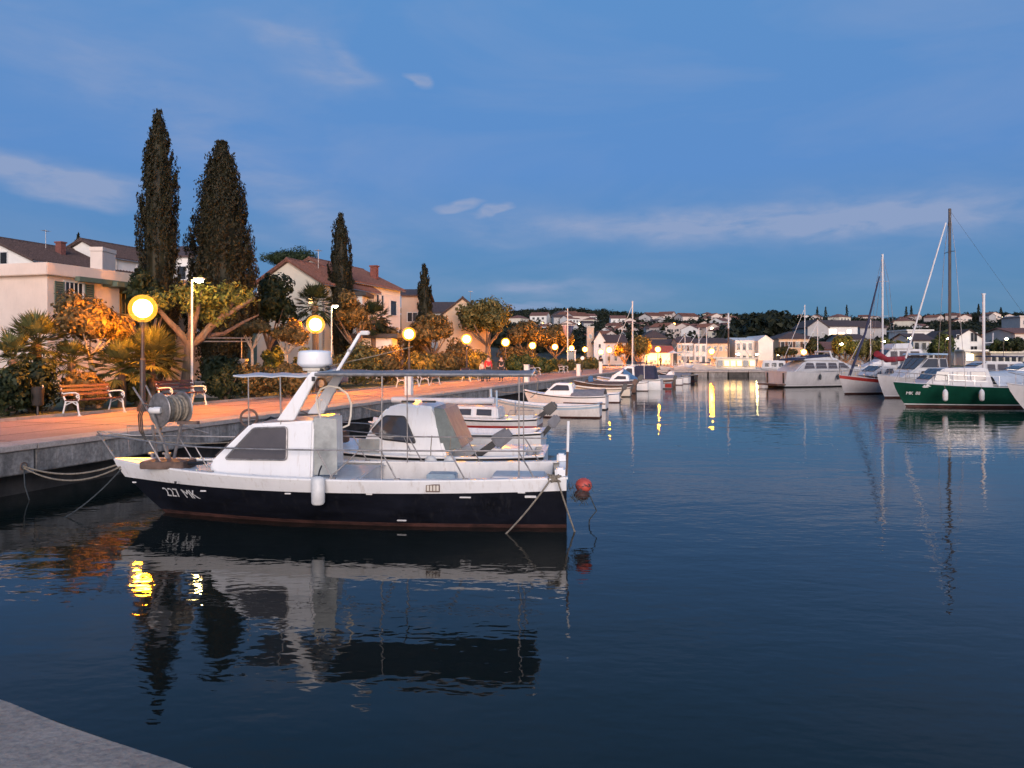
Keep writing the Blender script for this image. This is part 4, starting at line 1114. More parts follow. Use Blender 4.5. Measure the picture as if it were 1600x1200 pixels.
# litter bin
r = thing('litter_bin', 'dark litter bin on a post left of the first bench', 'litter bin', (X(59, 23.4), 23.4, 1.0))
MB().bar((0, .0, -.1), (0, 0, .35), .035, 8).build('post', M['pole'], r)
b = MB(); b.lathe([(.15, .28), (.165, .30), (.175, .80), (.185, .82), (.165, .82), (.155, .5)], 16); b.build('bucket', M['pole'], r, smooth_=True)
MB().tube([(.17, -.05, .8), (.2, -.07, .84), (.17, -.05, .87)], .012, 6).build('catch', M['iron_white'], r)
# white service pedestals on the quay edge
for px, pb_, pt, lb in ((639, 618, 580, 'white service pedestal on the quay behind the boat canopy'), (823, 598, 571, 'white service pedestal at the end of the canopy'), (904, 588, 570, 'white service pedestal beyond the skiffs'), (950, 584, 566, 'farthest white service pedestal near the plaza')):
    Y = 1.73 * F / (pb_ - HZ); x = min(X(px, Y), edge(Y) - .35)
    r = thing('service_pedestal', lb, 'pedestal', (x, Y, 1.0), QROT, 'white pedestals on the quay')
    h = (pb_ - pt) / F * Y
    MB().box((0, 0, h / 2), (.30, .30, h)).build('column', M['iron_white'], r, bevel=.02)
    MB().box((0, 0, h + .03), (.36, .36, .06)).build('cap', M['iron_white'], r, bevel=.02)
    MB().box((0, -.155, h * .7), (.16, .02, .18)).build('socket_cover', M['deckgrey'], r)
# low garden wall and stone posts
r = thing('garden_wall', 'low pale stone wall behind the second bench', 'wall', (X(300, 33), 33, 1.0), .05)
for i in range(9):
    for j in range(3):
        MB().box((-1.35 + i * .30 + (.15 if j % 2 else 0), 0, .1 + j * .2), (.29, .3 + rnd.uniform(-.02, .02), .19)).build('stone', M['stonewall'], r)
MB().box((0.05, 0, .64), (2.9, .36, .08)).build('cap_stone', M['stonewall'], r)
for px, lb in ((355, 'left one of two pale stone gate posts'), (378, 'right one of two pale stone gate posts')):
    r = thing('gate_post', lb, 'gate post', (X(px, 37), 37, 1.0), 0, 'stone gate posts')
    MB().box((0, 0, .75), (.42, .42, 1.5)).build('shaft', M['stonewall'], r, bevel=.02)
    MB().box((0, 0, 1.54), (.5, .5, .1)).build('cap', M['stonewall'], r, bevel=.02)
# pergola rail glimpsed behind the pollarded tree
r = thing('garden_pergola', 'thin metal pergola behind the pollarded tree', 'pergola', (X(340, 40), 40, 1.0))
for xx in (-1.2, 1.2): MB().bar((xx, 0, -.1), (xx, 0, 2.6), .03, 6).build('post', M['galv'], r)
for zz in (2.45, 2.62): MB().bar((-1.7, 0, zz), (1.7, 0, zz), .03, 6).build('beam', M['galv'], r)

# ---- blue car behind the hedges
r = thing('parked_car', 'dark blue car parked behind the hedge under the radar dome', 'car', (X(478, 42), 42, 1.0), -.25)
prof = [(-2.05, .35), (-2.05, .75), (-1.75, .88), (-1.05, .95), (-.35, 1.42), (.85, 1.45), (1.65, 1.05), (2.0, .98), (2.08, .6), (2.05, .32)]
MB().prism(prof, -.8, .8).build('body', M['carblue'], r, smooth_=True, bevel=.06)
for s in (-1, 1):
    MB().prism([(-.85, .98), (-.30, 1.36), (.2, 1.38), (.2, .98)], s * .80, s * .812).build('side_window', M['glass'], r)
    MB().prism([(.28, .98), (.28, 1.38), (.8, 1.38), (1.35, 1.05)], s * .80, s * .812).build('side_window', M['glass'], r)
b = MB(); b.add([(-1.0, -.66, .985), (-1.0, .66, .985), (-.40, .58, 1.40), (-.40, -.58, 1.40), (-1.02, -.66, 1.0), (-1.02, .66, 1.0), (-.42, .58, 1.415), (-.42, -.58, 1.415)], [(0, 1, 2, 3), (4, 7, 6, 5), (0, 4, 5, 1), (2, 6, 7, 3), (1, 5, 6, 2), (0, 3, 7, 4)])
b.build('windscreen', M['glass'], r)
for sx in (-1.3, 1.3):
    for sy in (-.72, .72):
        wl = MB(); wl.lathe([(.20, -.1), (.31, -.1), (.32, 0), (.31, .1), (.20, .1)], 18, (sx, sy, .32), Matrix.Rotation(PI / 2, 3, 'X'))
        wo_ = wl.build('wheel', M['tyre'], r, smooth_=True)
        MB().lathe([(.2, -.105), (.05, -.115), (.05, .115), (.2, .105)], 12, (sx, sy, .32), Matrix.Rotation(PI / 2, 3, 'X')).build('rim', M['alu'], wo_)
for sy in (-.58, .58): MB().ball((-2.0, sy, .72), (.06, .16, .08), 10, 6).build('headlight', M['glass'], r)

# ---- people on the promenade
def person(label, x, y, top_mat, leg_mat, rz, h=1.72, stride=.14, arms=.06):
    r = thing('person', label, 'person', (x, y, 1.004), rz)
    k = h / 1.75
    V = [(0, 0, .98), (0, .01, 1.18), (0, 0, 1.40), (0, -.01, 1.50), (0, -.02, 1.58), (0, -.015, 1.68),
         (-.10, 0, .92), (-.10, -stride * .5, .50), (-.10, -stride + .06, .09), (-.10, -stride - .07, .04),
         (.10, 0, .92), (.10, stride * .3, .50), (.10, stride + .08, .10), (.10, stride - .04, .04),
         (-.17, 0, 1.40), (-.23, .05, 1.13), (-.22, -.06, .92), (-.215, -.09, .84),
         (.17, 0, 1.40), (.23, .03, 1.13), (.22, -.08, .92), (.215, -.11, .84)]
    Ed = [(0, 1), (1, 2), (2, 3), (3, 4), (4, 5), (0, 6), (6, 7), (7, 8), (8, 9), (0, 10), (10, 11), (11, 12), (12, 13), (2, 14), (14, 15), (15, 16), (16, 17), (2, 18), (18, 19), (19, 20), (20, 21)]
    rad = [.15, .145, .155, .065, .095, .10, .095, .07, .048, .04, .095, .07, .048, .04, .07, .055, .042, .035, .07, .055, .042, .035]
    def skinned(name, vi, mat, grow):
        idx = {v: i for i, v in enumerate(vi)}
        me = bpy.data.meshes.new(name)
        me.from_pydata([tuple(c * k for c in V[v]) for v in vi], [(idx[a], idx[c]) for a, c in Ed if a in idx and c in idx], [])
        o = bpy.data.objects.new(name, me); COL.objects.link(o); o.parent = r
        md = o.modifiers.new('s', 'SKIN')
        for i, v in enumerate(vi):
            sv = me.skin_vertices[0].data[i]; q = rad[v] * k * grow; sv.radius = (q, q * .85); sv.use_root = (i == 0)
        su = o.modifiers.new('u', 'SUBSURF'); su.levels = su.render_levels = 1
        me.materials.append(mat)
        return o
    body = skinned('body', list(range(22)), M['skin'], 1.0)
    skinned('jacket', [0, 1, 2, 14, 15, 16, 18, 19, 20], top_mat, 1.16)
    skinned('trousers', [0, 6, 7, 8, 10, 11, 12], leg_mat, 1.13)
    MB().ball((0, .02 * k, 1.66 * k), (.105 * k, .115 * k, .115 * k), 10, 7).build('hair', M['black'], r, smooth_=True)
    sh = MB()
    for sx, yy in ((-.1, -stride), (.1, stride + .02)): sh.ball((sx * k, yy * k, .045), (.055, .14, .05), 8, 5)
    sh.build('shoes', M['black'], r)
    return r
M['jred'] = pm('red_jacket', (.55, .02, .03), .8, var=.15)
M['jdark'] = pm('dark_coat', (.02, .018, .018), .85, var=.2)
M['jpale'] = pm('pale_top', (.6, .5, .45), .85, var=.1)
M['trous'] = pm('dark_trousers', (.03, .03, .035), .85, var=.2)
Yp = 54.0
person('person in a red jacket walking away along the promenade', X(763, Yp), Yp, M['jred'], M['trous'], .2)
person('person in a dark coat walking beside the red jacket', X(783, Yp + 1.5), Yp + 1.5, M['jdark'], M['trous'], .1)
person('shorter person in a pale top beside the red jacket', X(754, Yp + .6), Yp + .6, M['jpale'], M['trous'], .3, 1.42)
person('distant person in dark clothes near the plaza', X(939, 92), 92, M['jdark'], M['trous'], 2.8)
person('distant person in dark clothes on the plaza before the cafe', X(1032, 131), 131, M['jdark'], M['trous'], .4)
person('distant person in a pale top on the plaza', X(1010, 129), 129, M['jpale'], M['trous'], 1.4)

# ---- flagpole with hanging flags
Yf = 96; r = thing('flagpole', 'tall white flagpole with drooping flags on the promenade', 'flagpole', (X(887, Yf), Yf, 1.0))
h = Z(482, Yf) - 1
MB().tube([(0, 0, -.1), (0, 0, h)], [.085, .045], 8).build('pole', M['iron_white'], r)
MB().bar((-.75, 0, h * .73), (.85, 0, h * .73), .03, 6).build('crossbar', M['iron_white'], r)
M['flag_a'] = pm('pale_red_white_flag', (.45, .28, .26), .8, var=.3, vs_=2); M['flag_b'] = pm('dark_blue_flag', (.05, .06, .12), .8, var=.3)
for x0_, x1_, mt, nm in ((-.65, -.08, 'flag_a', 'flag'), (.08, .75, 'flag_b', 'flag')):
    b = MB(); nx = 10
    for z_, q in ((h * .725, 1), (h * .64, .75), (h * .55, .42)):
        for i in range(nx + 1):
            u = i / nx; xx = x0_ + (x1_ - x0_) * u; xc = 0
            b.v.append((xc + (xx - xc) * q, .10 * math.sin(u * 9 + z_), z_ + (0 if q == 1 else -.12 * math.sin(u * 3))))
    for j in range(2):
        for i in range(nx): a = j * (nx + 1) + i; b.f.append((a, a + 1, a + nx + 2, a + nx + 1))
    o = b.build(nm, M[mt], r, smooth_=True); sd = o.modifiers.new('t', 'SOLIDIFY'); sd.thickness = .01
# information kiosk beside the flagpole
r = thing('glass_kiosk', 'narrow white kiosk frame beside the flagpole foot', 'kiosk', (X(893, 97), 97, 1.0))
for sx in (-.45, .45):
    for sy in (0, .8): MB().box((sx, sy, 1.15), (.08, .08, 2.3)).build('post', M['iron_white'], r)
MB().box((0, .4, 2.36), (1.15, 1.0, .12)).build('roof', M['iron_white'], r); MB().box((0, .78, 1.2), (.8, .03, 2.0)).build('pane', M['pane'], r)
# small signs on the promenade
r = thing('round_sign', 'small round white sign on a thin post near the flagpole', 'sign', (X(910, 84), 84, 1.0))
MB().bar((0, 0, 0), (0, 0, 1.3), .03, 6).build('post', M['pole'], r); MB().lathe([(.2, -.02), (.2, .02)], 16, (0, -.05, 1.5), Matrix.Rotation(PI / 2, 3, 'X')).build('disc', M['iron_white'], r)

# moped and gear on the quay between boat and promenade
r = thing('mooring_gear', 'small heap of rusty winch wheel, pipe and hooks on the quay edge', 'gear', (X(402, 18.9), 18.95, 1.04), QROT)
def wheel(b, c, rad, tr, n=20, ax=(0, 1, 0)):
    a = Vector(ax).normalized(); u = a.orthogonal().normalized(); v = a.cross(u)
    b.tube([Vector(c) + (u * math.cos(2 * PI * i / n) + v * math.sin(2 * PI * i / n)) * rad for i in range(n)], tr, 6, closed=True)
b = MB(); wheel(b, (.15, .35, .20), .2, .03, ax=(1, .3, 0)); b.bar((.15, .15, .2), (.15, .55, .2), .018, 6); b.bar((.15, .35, 0), (.15, .35, .4), .018, 6); b.build('wheel', M['rust'], r)
b = MB(); b.tube([(0, -.95, .02), (.0, -.7, .05), (0, -.5, .2), (0, -.35, .24), (0, -.1, .1), (.05, .1, .05)], .028, 8); b.build('hose', M['black'], r, smooth_=True)
b = MB(); b.box((0, -1.0, .06), (.5, .7, .1)); b.build('plate', M['galv'], r)
b = MB(); b.box((-.02, -.75, .22), (.12, .14, .22)); b.tube([(0, -.75, .3), (0, -1.1, .42), (0, -1.3, .36), (0, -1.34, .28)], .016, 6); b.build('hook', M['rust'], r)

# a few lamps glimmering on the hillside
for i, (px, py) in enumerate(((1053, 508), (1112, 516), (1566, 497), (1500, 503), (905, 507), (1142, 493), (1583, 501), (1452, 501))):
    Yh = 205
    while Yh < 930 and HZ - (height(X(px, Yh), Yh) + 5 - EYE) / Yh * F > py: Yh += 6
    x_ = X(px, Yh); r = thing('hillside_lamp', 'tiny lamp glimmering among the houses on the far hillside', 'street lamp', (x_, Yh, height(x_, Yh)), 0, 'lamps on the hillside')
    MB().bar((0, 0, -.5), (0, 0, 5), .12, 6).build('pole', M['pole'], r); b = MB(); b.ball((0, -.2, 5.3), .5, 8, 5); b.build('bulb', M['led_small'] if i % 3 else M['globe_far'], r)

# ================================================================== BOATS
class Boat:
    """local frame: x forward from the transom, y to the port side, z up from the waterline"""
    def __init__(s, name, label, stern, bow, L=None, cat='boat', group=None):
        d = Vector((bow[0] - stern[0], bow[1] - stern[1], 0)); s.L = L or d.length
        d.normalize(); s.ex = d; s.ey = Vector((-d.y, d.x, 0)); s.o = Vector((stern[0], stern[1], 0))
        s.root = thing(name, label, cat, (stern[0], stern[1], 0), math.atan2(d.y, d.x), group)
    def loc(s, px, py, y):
        k = (px - 800) / F
        x = (k * (s.o.y + y * s.ey.y) - s.o.x - y * s.ey.x) / (s.ex.x - k * s.ex.y)
        Y = s.o.y + x * s.ex.y + y * s.ey.y
        return Vector((x, y, Z(py, Y)))
    def shape(s, B, stern, mid, bow, draft=.4, transom=.85, rake=.16, tm=.42, p=2.3, k0=.28, k1=1.1, trake=0.0):
        s.B, s.draft = B, draft
        L = s.L
        def sheer(t):
            a, m, c = stern, mid, bow
            return a * (t - .45) * (t - 1) / (.45) + m * t * (t - 1) / (.45 * -.55) + c * t * (t - .45) / .55
        def hb(t):
            if t < tm: return B / 2 * (transom + (1 - transom) * math.sin(PI / 2 * t / tm))
            return B / 2 * max(0, 1 - ((t - tm) / (1 - tm)) ** p)
        def S(t, z):
            q = max(0, min(1.15, (z + draft) / (sheer(t) + draft)))
            k = k0 + (k1 - k0) * t ** 2.5
            y = hb(t) * q ** k
            x = L * t - rake * L * max(0, 1 - q) ** 1.3 * t ** 3 + trake * (1 - q) * (1 - t) ** 4
            return x, y
        s.sheer, s.hb, s.S = sheer, hb, S
        return s
    def at(s, x, z):
        """t and half breadth where the hull surface passes x at height z"""
        a, c = 0.0, 1.0
        for _ in range(24):
            m = (a + c) / 2
            if s.S(m, z)[0] < x: a = m
            else: c = m
        return a, s.S(a, z)[1]
    def band(s, name, mat, z0, z1, off=0.0, n=30, m=5, t0=0, t1=1, smooth_=True, thick=False, stern=True):
        b = MB()
        f0 = z0 if callable(z0) else (lambda t: z0); f1 = z1 if callable(z1) else (lambda t: z1)
        for sd in (1, -1):
            o = len(b.v)
            for i in range(n + 1):
                t = t0 + (t1 - t0) * (i / n) ** .85
                for j in range(m + 1):
                    z = f0(t) + (f1(t) - f0(t)) * j / m
                    x, y = s.S(t, z)
                    b.v.append((x + (off if t > .97 else 0), sd * (y + off), z))
            for i in range(n):
                for j in range(m):
                    a = o + i * (m + 1) + j
                    b.f.append((a, a + m + 1, a + m + 2, a + 1) if sd > 0 else (a, a + 1, a + m + 2, a + m + 1))
        if stern and t0 == 0:
            o2 = (n + 1) * (m + 1)
            for j in range(m): b.f.append((j, j + 1, o2 + j + 1, o2 + j))
        if off:
            o2 = (n + 1) * (m + 1)
            # top and bottom lips so that a proud band has thickness
            for sd, o in ((1, 0), (-1, o2)):
                for jj in (0, m):
                    base = len(b.v)
                    for i in range(n + 1):
                        x, y, z = b.v[o + i * (m + 1) + jj]; b.v.append((x, y - sd * (off + .03), z))
                    for i in range(n):
                        a, c = o + i * (m + 1) + jj, o + (i + 1) * (m + 1) + jj
                        b.f.append((a, c, base + i + 1, base + i))
        return b.build(name, mat, s.root, smooth_=smooth_)
    def across(s, name, mat, zf, t0, t1, inset=0.0, n=20, crown=0.0, smooth_=True):
        b = MB(); m = 6
        for i in range(n + 1):
            t = t0 + (t1 - t0) * i / n
            z = zf(t); x, y = s.S(t, z); y = max(0, y - inset)
            for j in range(m + 1):
                u = -1 + 2 * j / m
                b.v.append((x, y * u, z + crown * (1 - u * u)))
        for i in range(n):
            for j in range(m):
                a = i * (m + 1) + j; b.f.append((a, a + m + 1, a + m + 2, a + 1))
        return b.build(name, mat, s.root, smooth_=smooth_)
    def well(s, name, mat, sole, t0, t1, inset=.10, n=16):
        """inner liner of an open cockpit: sides, ends and sole"""
        b = MB(); rows = []
        for i in range(n + 1):
            t = t0 + (t1 - t0) * i / n
            x, y = s.S(t, s.sheer(t)); y = max(.03, y - inset); zz = s.sheer(t)
            x2, y2 = s.S(t, sole); y2 = max(.02, min(y, y2 - inset * .8)); x2 = x
            rows.append([(x, y, zz), (x2, y2, sole), (x2, -y2, sole), (x, -y, zz)])
        for r_ in rows: b.v += r_
        for i in range(n):
            for j in range(3):
                a = i * 4 + j; b.f.append((a, a + 1, a + 5, a + 4))
        b.f.append((0, 1, 2, 3)); e_ = n * 4; b.f.append((e_ + 3, e_ + 2, e_ + 1, e_))
        return b.build(name, mat, s.root)
    def gunwale(s, name, mat, inset=.12, t0=0, t1=1, n=30, lift=.012):
        b = MB()
        for sd in (1, -1):
            o = len(b.v)
            for i in range(n + 1):
                t = t0 + (t1 - t0) * i / n; z = s.sheer(t) + lift; x, y = s.S(t, s.sheer(t))
                for yy, zz in ((y + .03, z - .03), (y + .03, z), (max(0, y - inset), z), (max(0, y - inset), z - .03)): b.v.append((x, sd * yy, zz))
            for i in range(n):
                for j in range(4):
                    a = o + i * 4 + j; a2 = o + i * 4 + (j + 1) % 4
                    b.f.append((a, a + 4, a2 + 4, a2))
        x, y = s.S(0, s.sheer(0))
        b.bx(-.02, inset, -y, y, s.sheer(0) - .02, s.sheer(0) + lift)
        return b.build(name, mat, s.root)
    def cabin(s, name, mat, prof, w0, w1, bevel=.04, parent=None, front=1.0):
        """side profile (x, z) extruded across; half width w0 at the lowest point, w1 at the highest"""
        zs = [p_[1] for p_ in prof]; za, zb_ = min(zs), max(zs)
        b = MB(); n = len(prof)
        xa_, xb_ = min(p_[0] for p_ in prof), max(p_[0] for p_ in prof)
        wf = lambda z, x: (w0 + (w1 - w0) * (z - za) / (zb_ - za)) * (1 - (1 - front) * (x - xa_) / (xb_ - xa_))
        for sd in (1, -1):
            for x, z in prof: b.v.append((x, sd * wf(z, x), z))
        b.f.append(tuple(range(n))); b.f.append(tuple(2 * n - 1 - i for i in range(n)))
        for i in range(n): j = (i + 1) % n; b.f.append((i, n + i, n + j, j))
        s.wf = wf
        return b.build(name, mat, parent or s.root, smooth_=True, bevel=bevel)
    def side_windows(s, polys, glass='glass', frame='dark', fr=.018, sides=(1, -1), wf=None):
        wf = wf or s.wf
        for sd in sides:
            for poly in polys:
                b = MB(); n = len(poly)
                for q in (-.03, .03):
                    for x, z in poly: b.v.append((x, sd * (wf(z, x) + q), z))
                b.f += [tuple(range(n)), tuple(2 * n - 1 - i for i in range(n))] + [(i, n + i, n + (i + 1) % n, (i + 1) % n) for i in range(n)]
                o = b.build('window', M[glass], s.root)
                MB().tube([(x, sd * (wf(z, x) + .026), z) for x, z in poly], fr, 6, closed=True).build('frame', M[frame], o, smooth_=True)
    def rail(s, name, pts, r=.014, mat='galv', n=7): return MB().tube(pts, r, n).build(name, M[mat], s.root, smooth_=True)
    def letters(s, text, x0, z0, size, side=1, mat='letter', depth=.007, shear=0.0):
        pen = 0.0
        for chr_ in text:
            if chr_ == ' ': pen += size * .32; continue
            me = GLYPH[chr_].copy(); me.name = 'registration_letter'
            bm = bmesh.new(); bm.from_mesh(me)
            bmesh.ops.scale(bm, vec=(size, size, 1), verts=bm.verts); left = min(v.co.x for v in bm.verts); wid = max(v.co.x for v in bm.verts) - left
            r_ = bmesh.ops.extrude_face_region(bm, geom=bm.faces[:])
            for v in [g for g in r_['geom'] if isinstance(g, bmesh.types.BMVert)]: v.co.z += 1
            for v in bm.verts:
                u, z, k = v.co.x - left + pen, v.co.y, v.co.z
                x, zz = x0 - side * (u + shear * z), z0 + z
                _, y = s.at(x, zz)
                v.co = (x, side * (y + .002 + depth * k), zz)
            pen += wid + size * .09
            bmesh.ops.recalc_face_normals(bm, faces=bm.faces)
            bm.to_mesh(me); bm.free(); me.materials.clear(); me.materials.append(M[mat])
            o = bpy.data.objects.new('registration_letter', me); COL.objects.link(o); o.parent = s.root
    def outboard(s, x, y, z, tilt, mat='black', sc_=1.0):
        m_ = Matrix.Rotation(tilt, 3, 'Y'); c = Vector((x, y, z))
        b = MB(); b.box((0, 0, 0), (.34 * sc_, .26 * sc_, .42 * sc_), taper=.8)
        for i in range(len(b.v)): b.v[i] = tuple(m_ @ (Vector(b.v[i]) + Vector((-.12, 0, .28 * sc_))) + c)
        o = b.build('outboard_motor', M[mat], s.root, smooth_=True, bevel=.05 * sc_)
        l_ = MB(); l_.box((0, 0, 0), (.14 * sc_, .09 * sc_, .75 * sc_)); l_.box((-.03, 0, -.38 * sc_), (.32 * sc_, .10 * sc_, .08 * sc_)); l_.box((-.12, 0, -.30 * sc_), (.34 * sc_, .2 * sc_, .02))
        for a in range(3): l_.box((-.2 * sc_, .07 * math.cos(a * 2.09), -.38 * sc_ + .07 * math.sin(a * 2.09)), (.02, .09, .07))
        for i in range(len(l_.v)): l_.v[i] = tuple(m_ @ (Vector(l_.v[i]) + Vector((-.12, 0, -.25 * sc_))) + c)
        l_.build('drive_leg', M['black'], o)
        return o
def hang(a, c, sag, n=14):
    a, c = Vector(a), Vector(c)
    return [a.lerp(c, i / n) - Vector((0, 0, sag * 4 * (i / n) * (1 - i / n))) for i in range(n + 1)]
def rope(label, pts, r=.014, mat='rope', name='mooring_rope', cat='rope'):
    return tag(MB().tube(pts, r, 6).build(name, M[mat], None, smooth_=True), label, cat)

# ---------------------------------------------------------------- the fishing boat in front
B1 = Boat('fishing_boat', 'navy-hulled white cabin fishing boat with canopy and net reel, moored in front', (.92, 13.45), (-6.94, 14.02))
B1.shape(2.3, .83, .775, .93, .45, .88, .19, .42, 2.4)
sh = B1.sheer
st_lo = lambda t: sh(t) - .20 - .11 * t ** 3
B1.band('antifouling', M['antifoul'], -.44, .06)
B1.band('hull', M['navy'], .06, lambda t: st_lo(t) + .01, m=6)
B1.band('strake', M['gel'], st_lo, sh, .03, m=3)
B1.gunwale('gunwale', M['gel'], .13, lift=.014)
B1.across('foredeck', M['gel_worn'], lambda t: sh(t) - .05, .42, .985, .10, crown=.05)
B1.well('cockpit', M['gel_worn'], .30, .03, .425, .13)
loc = B1.loc
wy = .86
pr = [loc(*q, wy) for q in ((321, 724), (384, 664), (489, 657), (489, 752))]
zd = .70
prof = [(pr[0].x, zd), (pr[0].x, pr[0].z), (pr[1].x, pr[1].z), (pr[2].x, pr[2].z), (pr[2].x, zd)]
B1.cabin('cabin', M['gel'], prof, .93, .82, .035, front=.76)
wf1 = B1.wf
def rpoly(pts, r=.07, n=4):
    out = []
    m_ = len(pts)
    for i in range(m_):
        p0, p1, p2 = Vector(pts[i - 1]), Vector(pts[i]), Vector(pts[(i + 1) % m_])
        a, c = p1 + (p0 - p1).normalized() * r, p1 + (p2 - p1).normalized() * r
        for k in range(n + 1):
            t = k / n; out.append(tuple(a * (1 - t) ** 2 + p1 * 2 * t * (1 - t) + c * t * t))
    return out
wp = [loc(*q, .88) for q in ((345, 719), (391, 670), (446, 668), (447, 719))]
B1.side_windows([rpoly([(p_.x, p_.z) for p_ in wp], .06)], 'smoked', 'galv', .016)
# front windscreen
a, c = loc(330, 717, 0), loc(380, 669, 0)
def slab4(p4, th, name, mat, root):
    n_ = (Vector(p4[1]) - Vector(p4[0])).cross(Vector(p4[2]) - Vector(p4[0])).normalized() * -th
    b = MB(); b.add([Vector(p_) - n_ * .5 for p_ in p4] + [Vector(p_) + n_ for p_ in p4], [(3, 2, 1, 0), (4, 5, 6, 7), (0, 1, 5, 4), (1, 2, 6, 5), (2, 3, 7, 6), (3, 0, 4, 7)])
    return b.build(name, mat, root)
slab4([(pr[0].x - .02, .52, pr[0].z + .07), (pr[0].x - .02, -.52, pr[0].z + .07), (pr[1].x + .10, -.56, pr[1].z - .06), (pr[1].x + .10, .56, pr[1].z - .06)], .02, 'windscreen', M['smoked'], B1.root)
# raked arch legs
for sd in (1, -1):
    q = [loc(*v, .80) for v in ((432, 657), (459, 657), (497, 584), (483, 584))]
    b = MB(); y0_, y1_ = sd * .80, sd * .72
    b.prism([(v.x, v.z) for v in q], y0_, y1_); b.build('arch_leg', M['gel'], B1.root, bevel=.012)
q = loc(490, 592, .8); MB().box((q.x, .815, q.z), (.05, .02, .07)).build('side_light', M['dark'], B1.root)
za = loc(490, 584, .8)
MB().box((za.x, 0, za.z - .02), (.14, 1.58, .10)).build('arch_beam', M['gel'], B1.root, bevel=.02)
# canopies
c0, c1 = loc(497, 585, .95), loc(831, 585, .95)
zc = c0.z
def canopy(name, xa, xb, hw_, z, crown, th, mat):
    b = MB(); nx, ny = 8, 8
    for lay in (0, 1):
        for i in range(nx + 1):
            for j in range(ny + 1):
                u = -1 + 2 * j / ny; sag = .012 * math.sin(i * 2.3 + j)
                b.v.append((xa + (xb - xa) * i / nx, hw_ * u, z + crown * (1 - u * u) + sag + lay * th))
    k = (nx + 1) * (ny + 1)
    for i in range(nx):
        for j in range(ny):
            a = i * (ny + 1) + j; q_ = (a, a + 1, a + ny + 2, a + ny + 1)
            b.f.append(q_); b.f.append(tuple(k + v for v in reversed(q_)))
    for i in range(nx):
        for j in (0, ny): a = i * (ny + 1) + j; b.f.append((a, a + ny + 1, k + a + ny + 1, k + a))
    for j in range(ny):
        for i in (0, nx): a = i * (ny + 1) + j; b.f.append((a, a + 1, k + a + 1, k + a))
    return b.build(name, mat, B1.root, smooth_=True)
canopy('canopy', c1.x, c0.x, .95, zc, .03, .02, M['canvas'])
for sd in (1, -1): B1.rail('canopy_tube', [(c0.x + .05, sd * .96, zc), (c1.x, sd * .96, zc - .005)], .028, 'galv', 8)
for xx in (c1.x, c0.x): B1.rail('canopy_crossbar', [(xx, -.96, zc), (xx, 0, zc + .06), (xx, .96, zc)], .022, 'alu')
v0, v1 = loc(366, 588, .7), loc(486, 588, .7)
canopy('visor', v1.x, v0.x, .75, zc - .05, .03, .02, M['deckgrey'])
for px_, sd, pb_ in ((438, 1, 654), (388, -1, 655)):
    q = loc(px_, 590, .72 * sd); q2 = loc(px_, pb_, .72 * sd)
    B1.rail('visor_post', [(q.x, q.y, zc - .05), (q.x - .01, q.y, 1.45 if sd < 0 else 1.6)], .013)
for px_, sd in ((597, 1), (811, 1), (636, -1), (818, -1)):
    q = loc(px_, 600, .96 * sd); B1.rail('canopy_post', [(q.x, q.y, zc), (q.x, q.y * 1.04, .78)], .011, 'galv')
B1.rail('canopy_strut', [(loc(597, 600, .96).x, .96, zc - .02), (loc(580, 600, .96).x, .2, zc + .02)], .008)
q = loc(831, 588, .96); B1.rail('loose_line', [(q.x, .96, zc), (q.x - .10, .97, zc - .06), (q.x - .08, .97, zc - .28), (q.x + .02, .97, zc - .36)], .006, 'rope')
# side rails with raked stanchions
def railpts(sd):
    pts = []
    for i in range(25):
        t = .02 + .93 * i / 24
        x, y = B1.S(t, sh(t)); pts.append((x + .20, sd * max(y - .06, .02), 1.24 + .10 * max(0, (t - .75) / .25)))
    tip = loc(152, 674, 0); pts.append((tip.x, sd * .03, tip.z - (.06 if sd > 0 else 0)))
    return pts
for sd in (1, -1): B1.rail('rail', railpts(sd), .014)
tip = loc(152, 674, 0); ft = loc(184, 722, 0)
B1.rail('pulpit_post', [tuple(tip), (ft.x, 0, ft.z)], .016, 'galv')
hp = loc(196, 666, -.3); hp2 = loc(292, 667, -.6)
B1.rail('pulpit_hoop', [(hp.x - .05, -.35, .95), (hp.x, -.35, hp.z), (hp2.x, -.6, hp2.z), (hp2.x - .3, -.85, 1.30)], .012, 'galv')
for px_ in (229, 319, 521, 621, 727, 835):
    q = loc(px_, 748, 1.05); t = min(.97, max(.02, q.x / B1.L)); x, y = B1.S(t, sh(t))
    for sd in (1, -1):
        B1.rail('stanchion', [(x, sd * (y - .06), sh(t)), (x + .26, sd * (y - .07), 1.24 + .10 * max(0, (t - .72) / .25))], .012)
        MB().box((x, sd * (y - .06), sh(t) + .02), (.09, .06, .02)).build('foot_plate', M['galv'], B1.root)
q = loc(520, 748, 1.0); t = q.x / B1.L; x, y = B1.S(t, sh(t))
B1.rail('rail_brace', [(x + .05, y - .06, sh(t)), (x - .45, y - .08, 1.24)], .012)
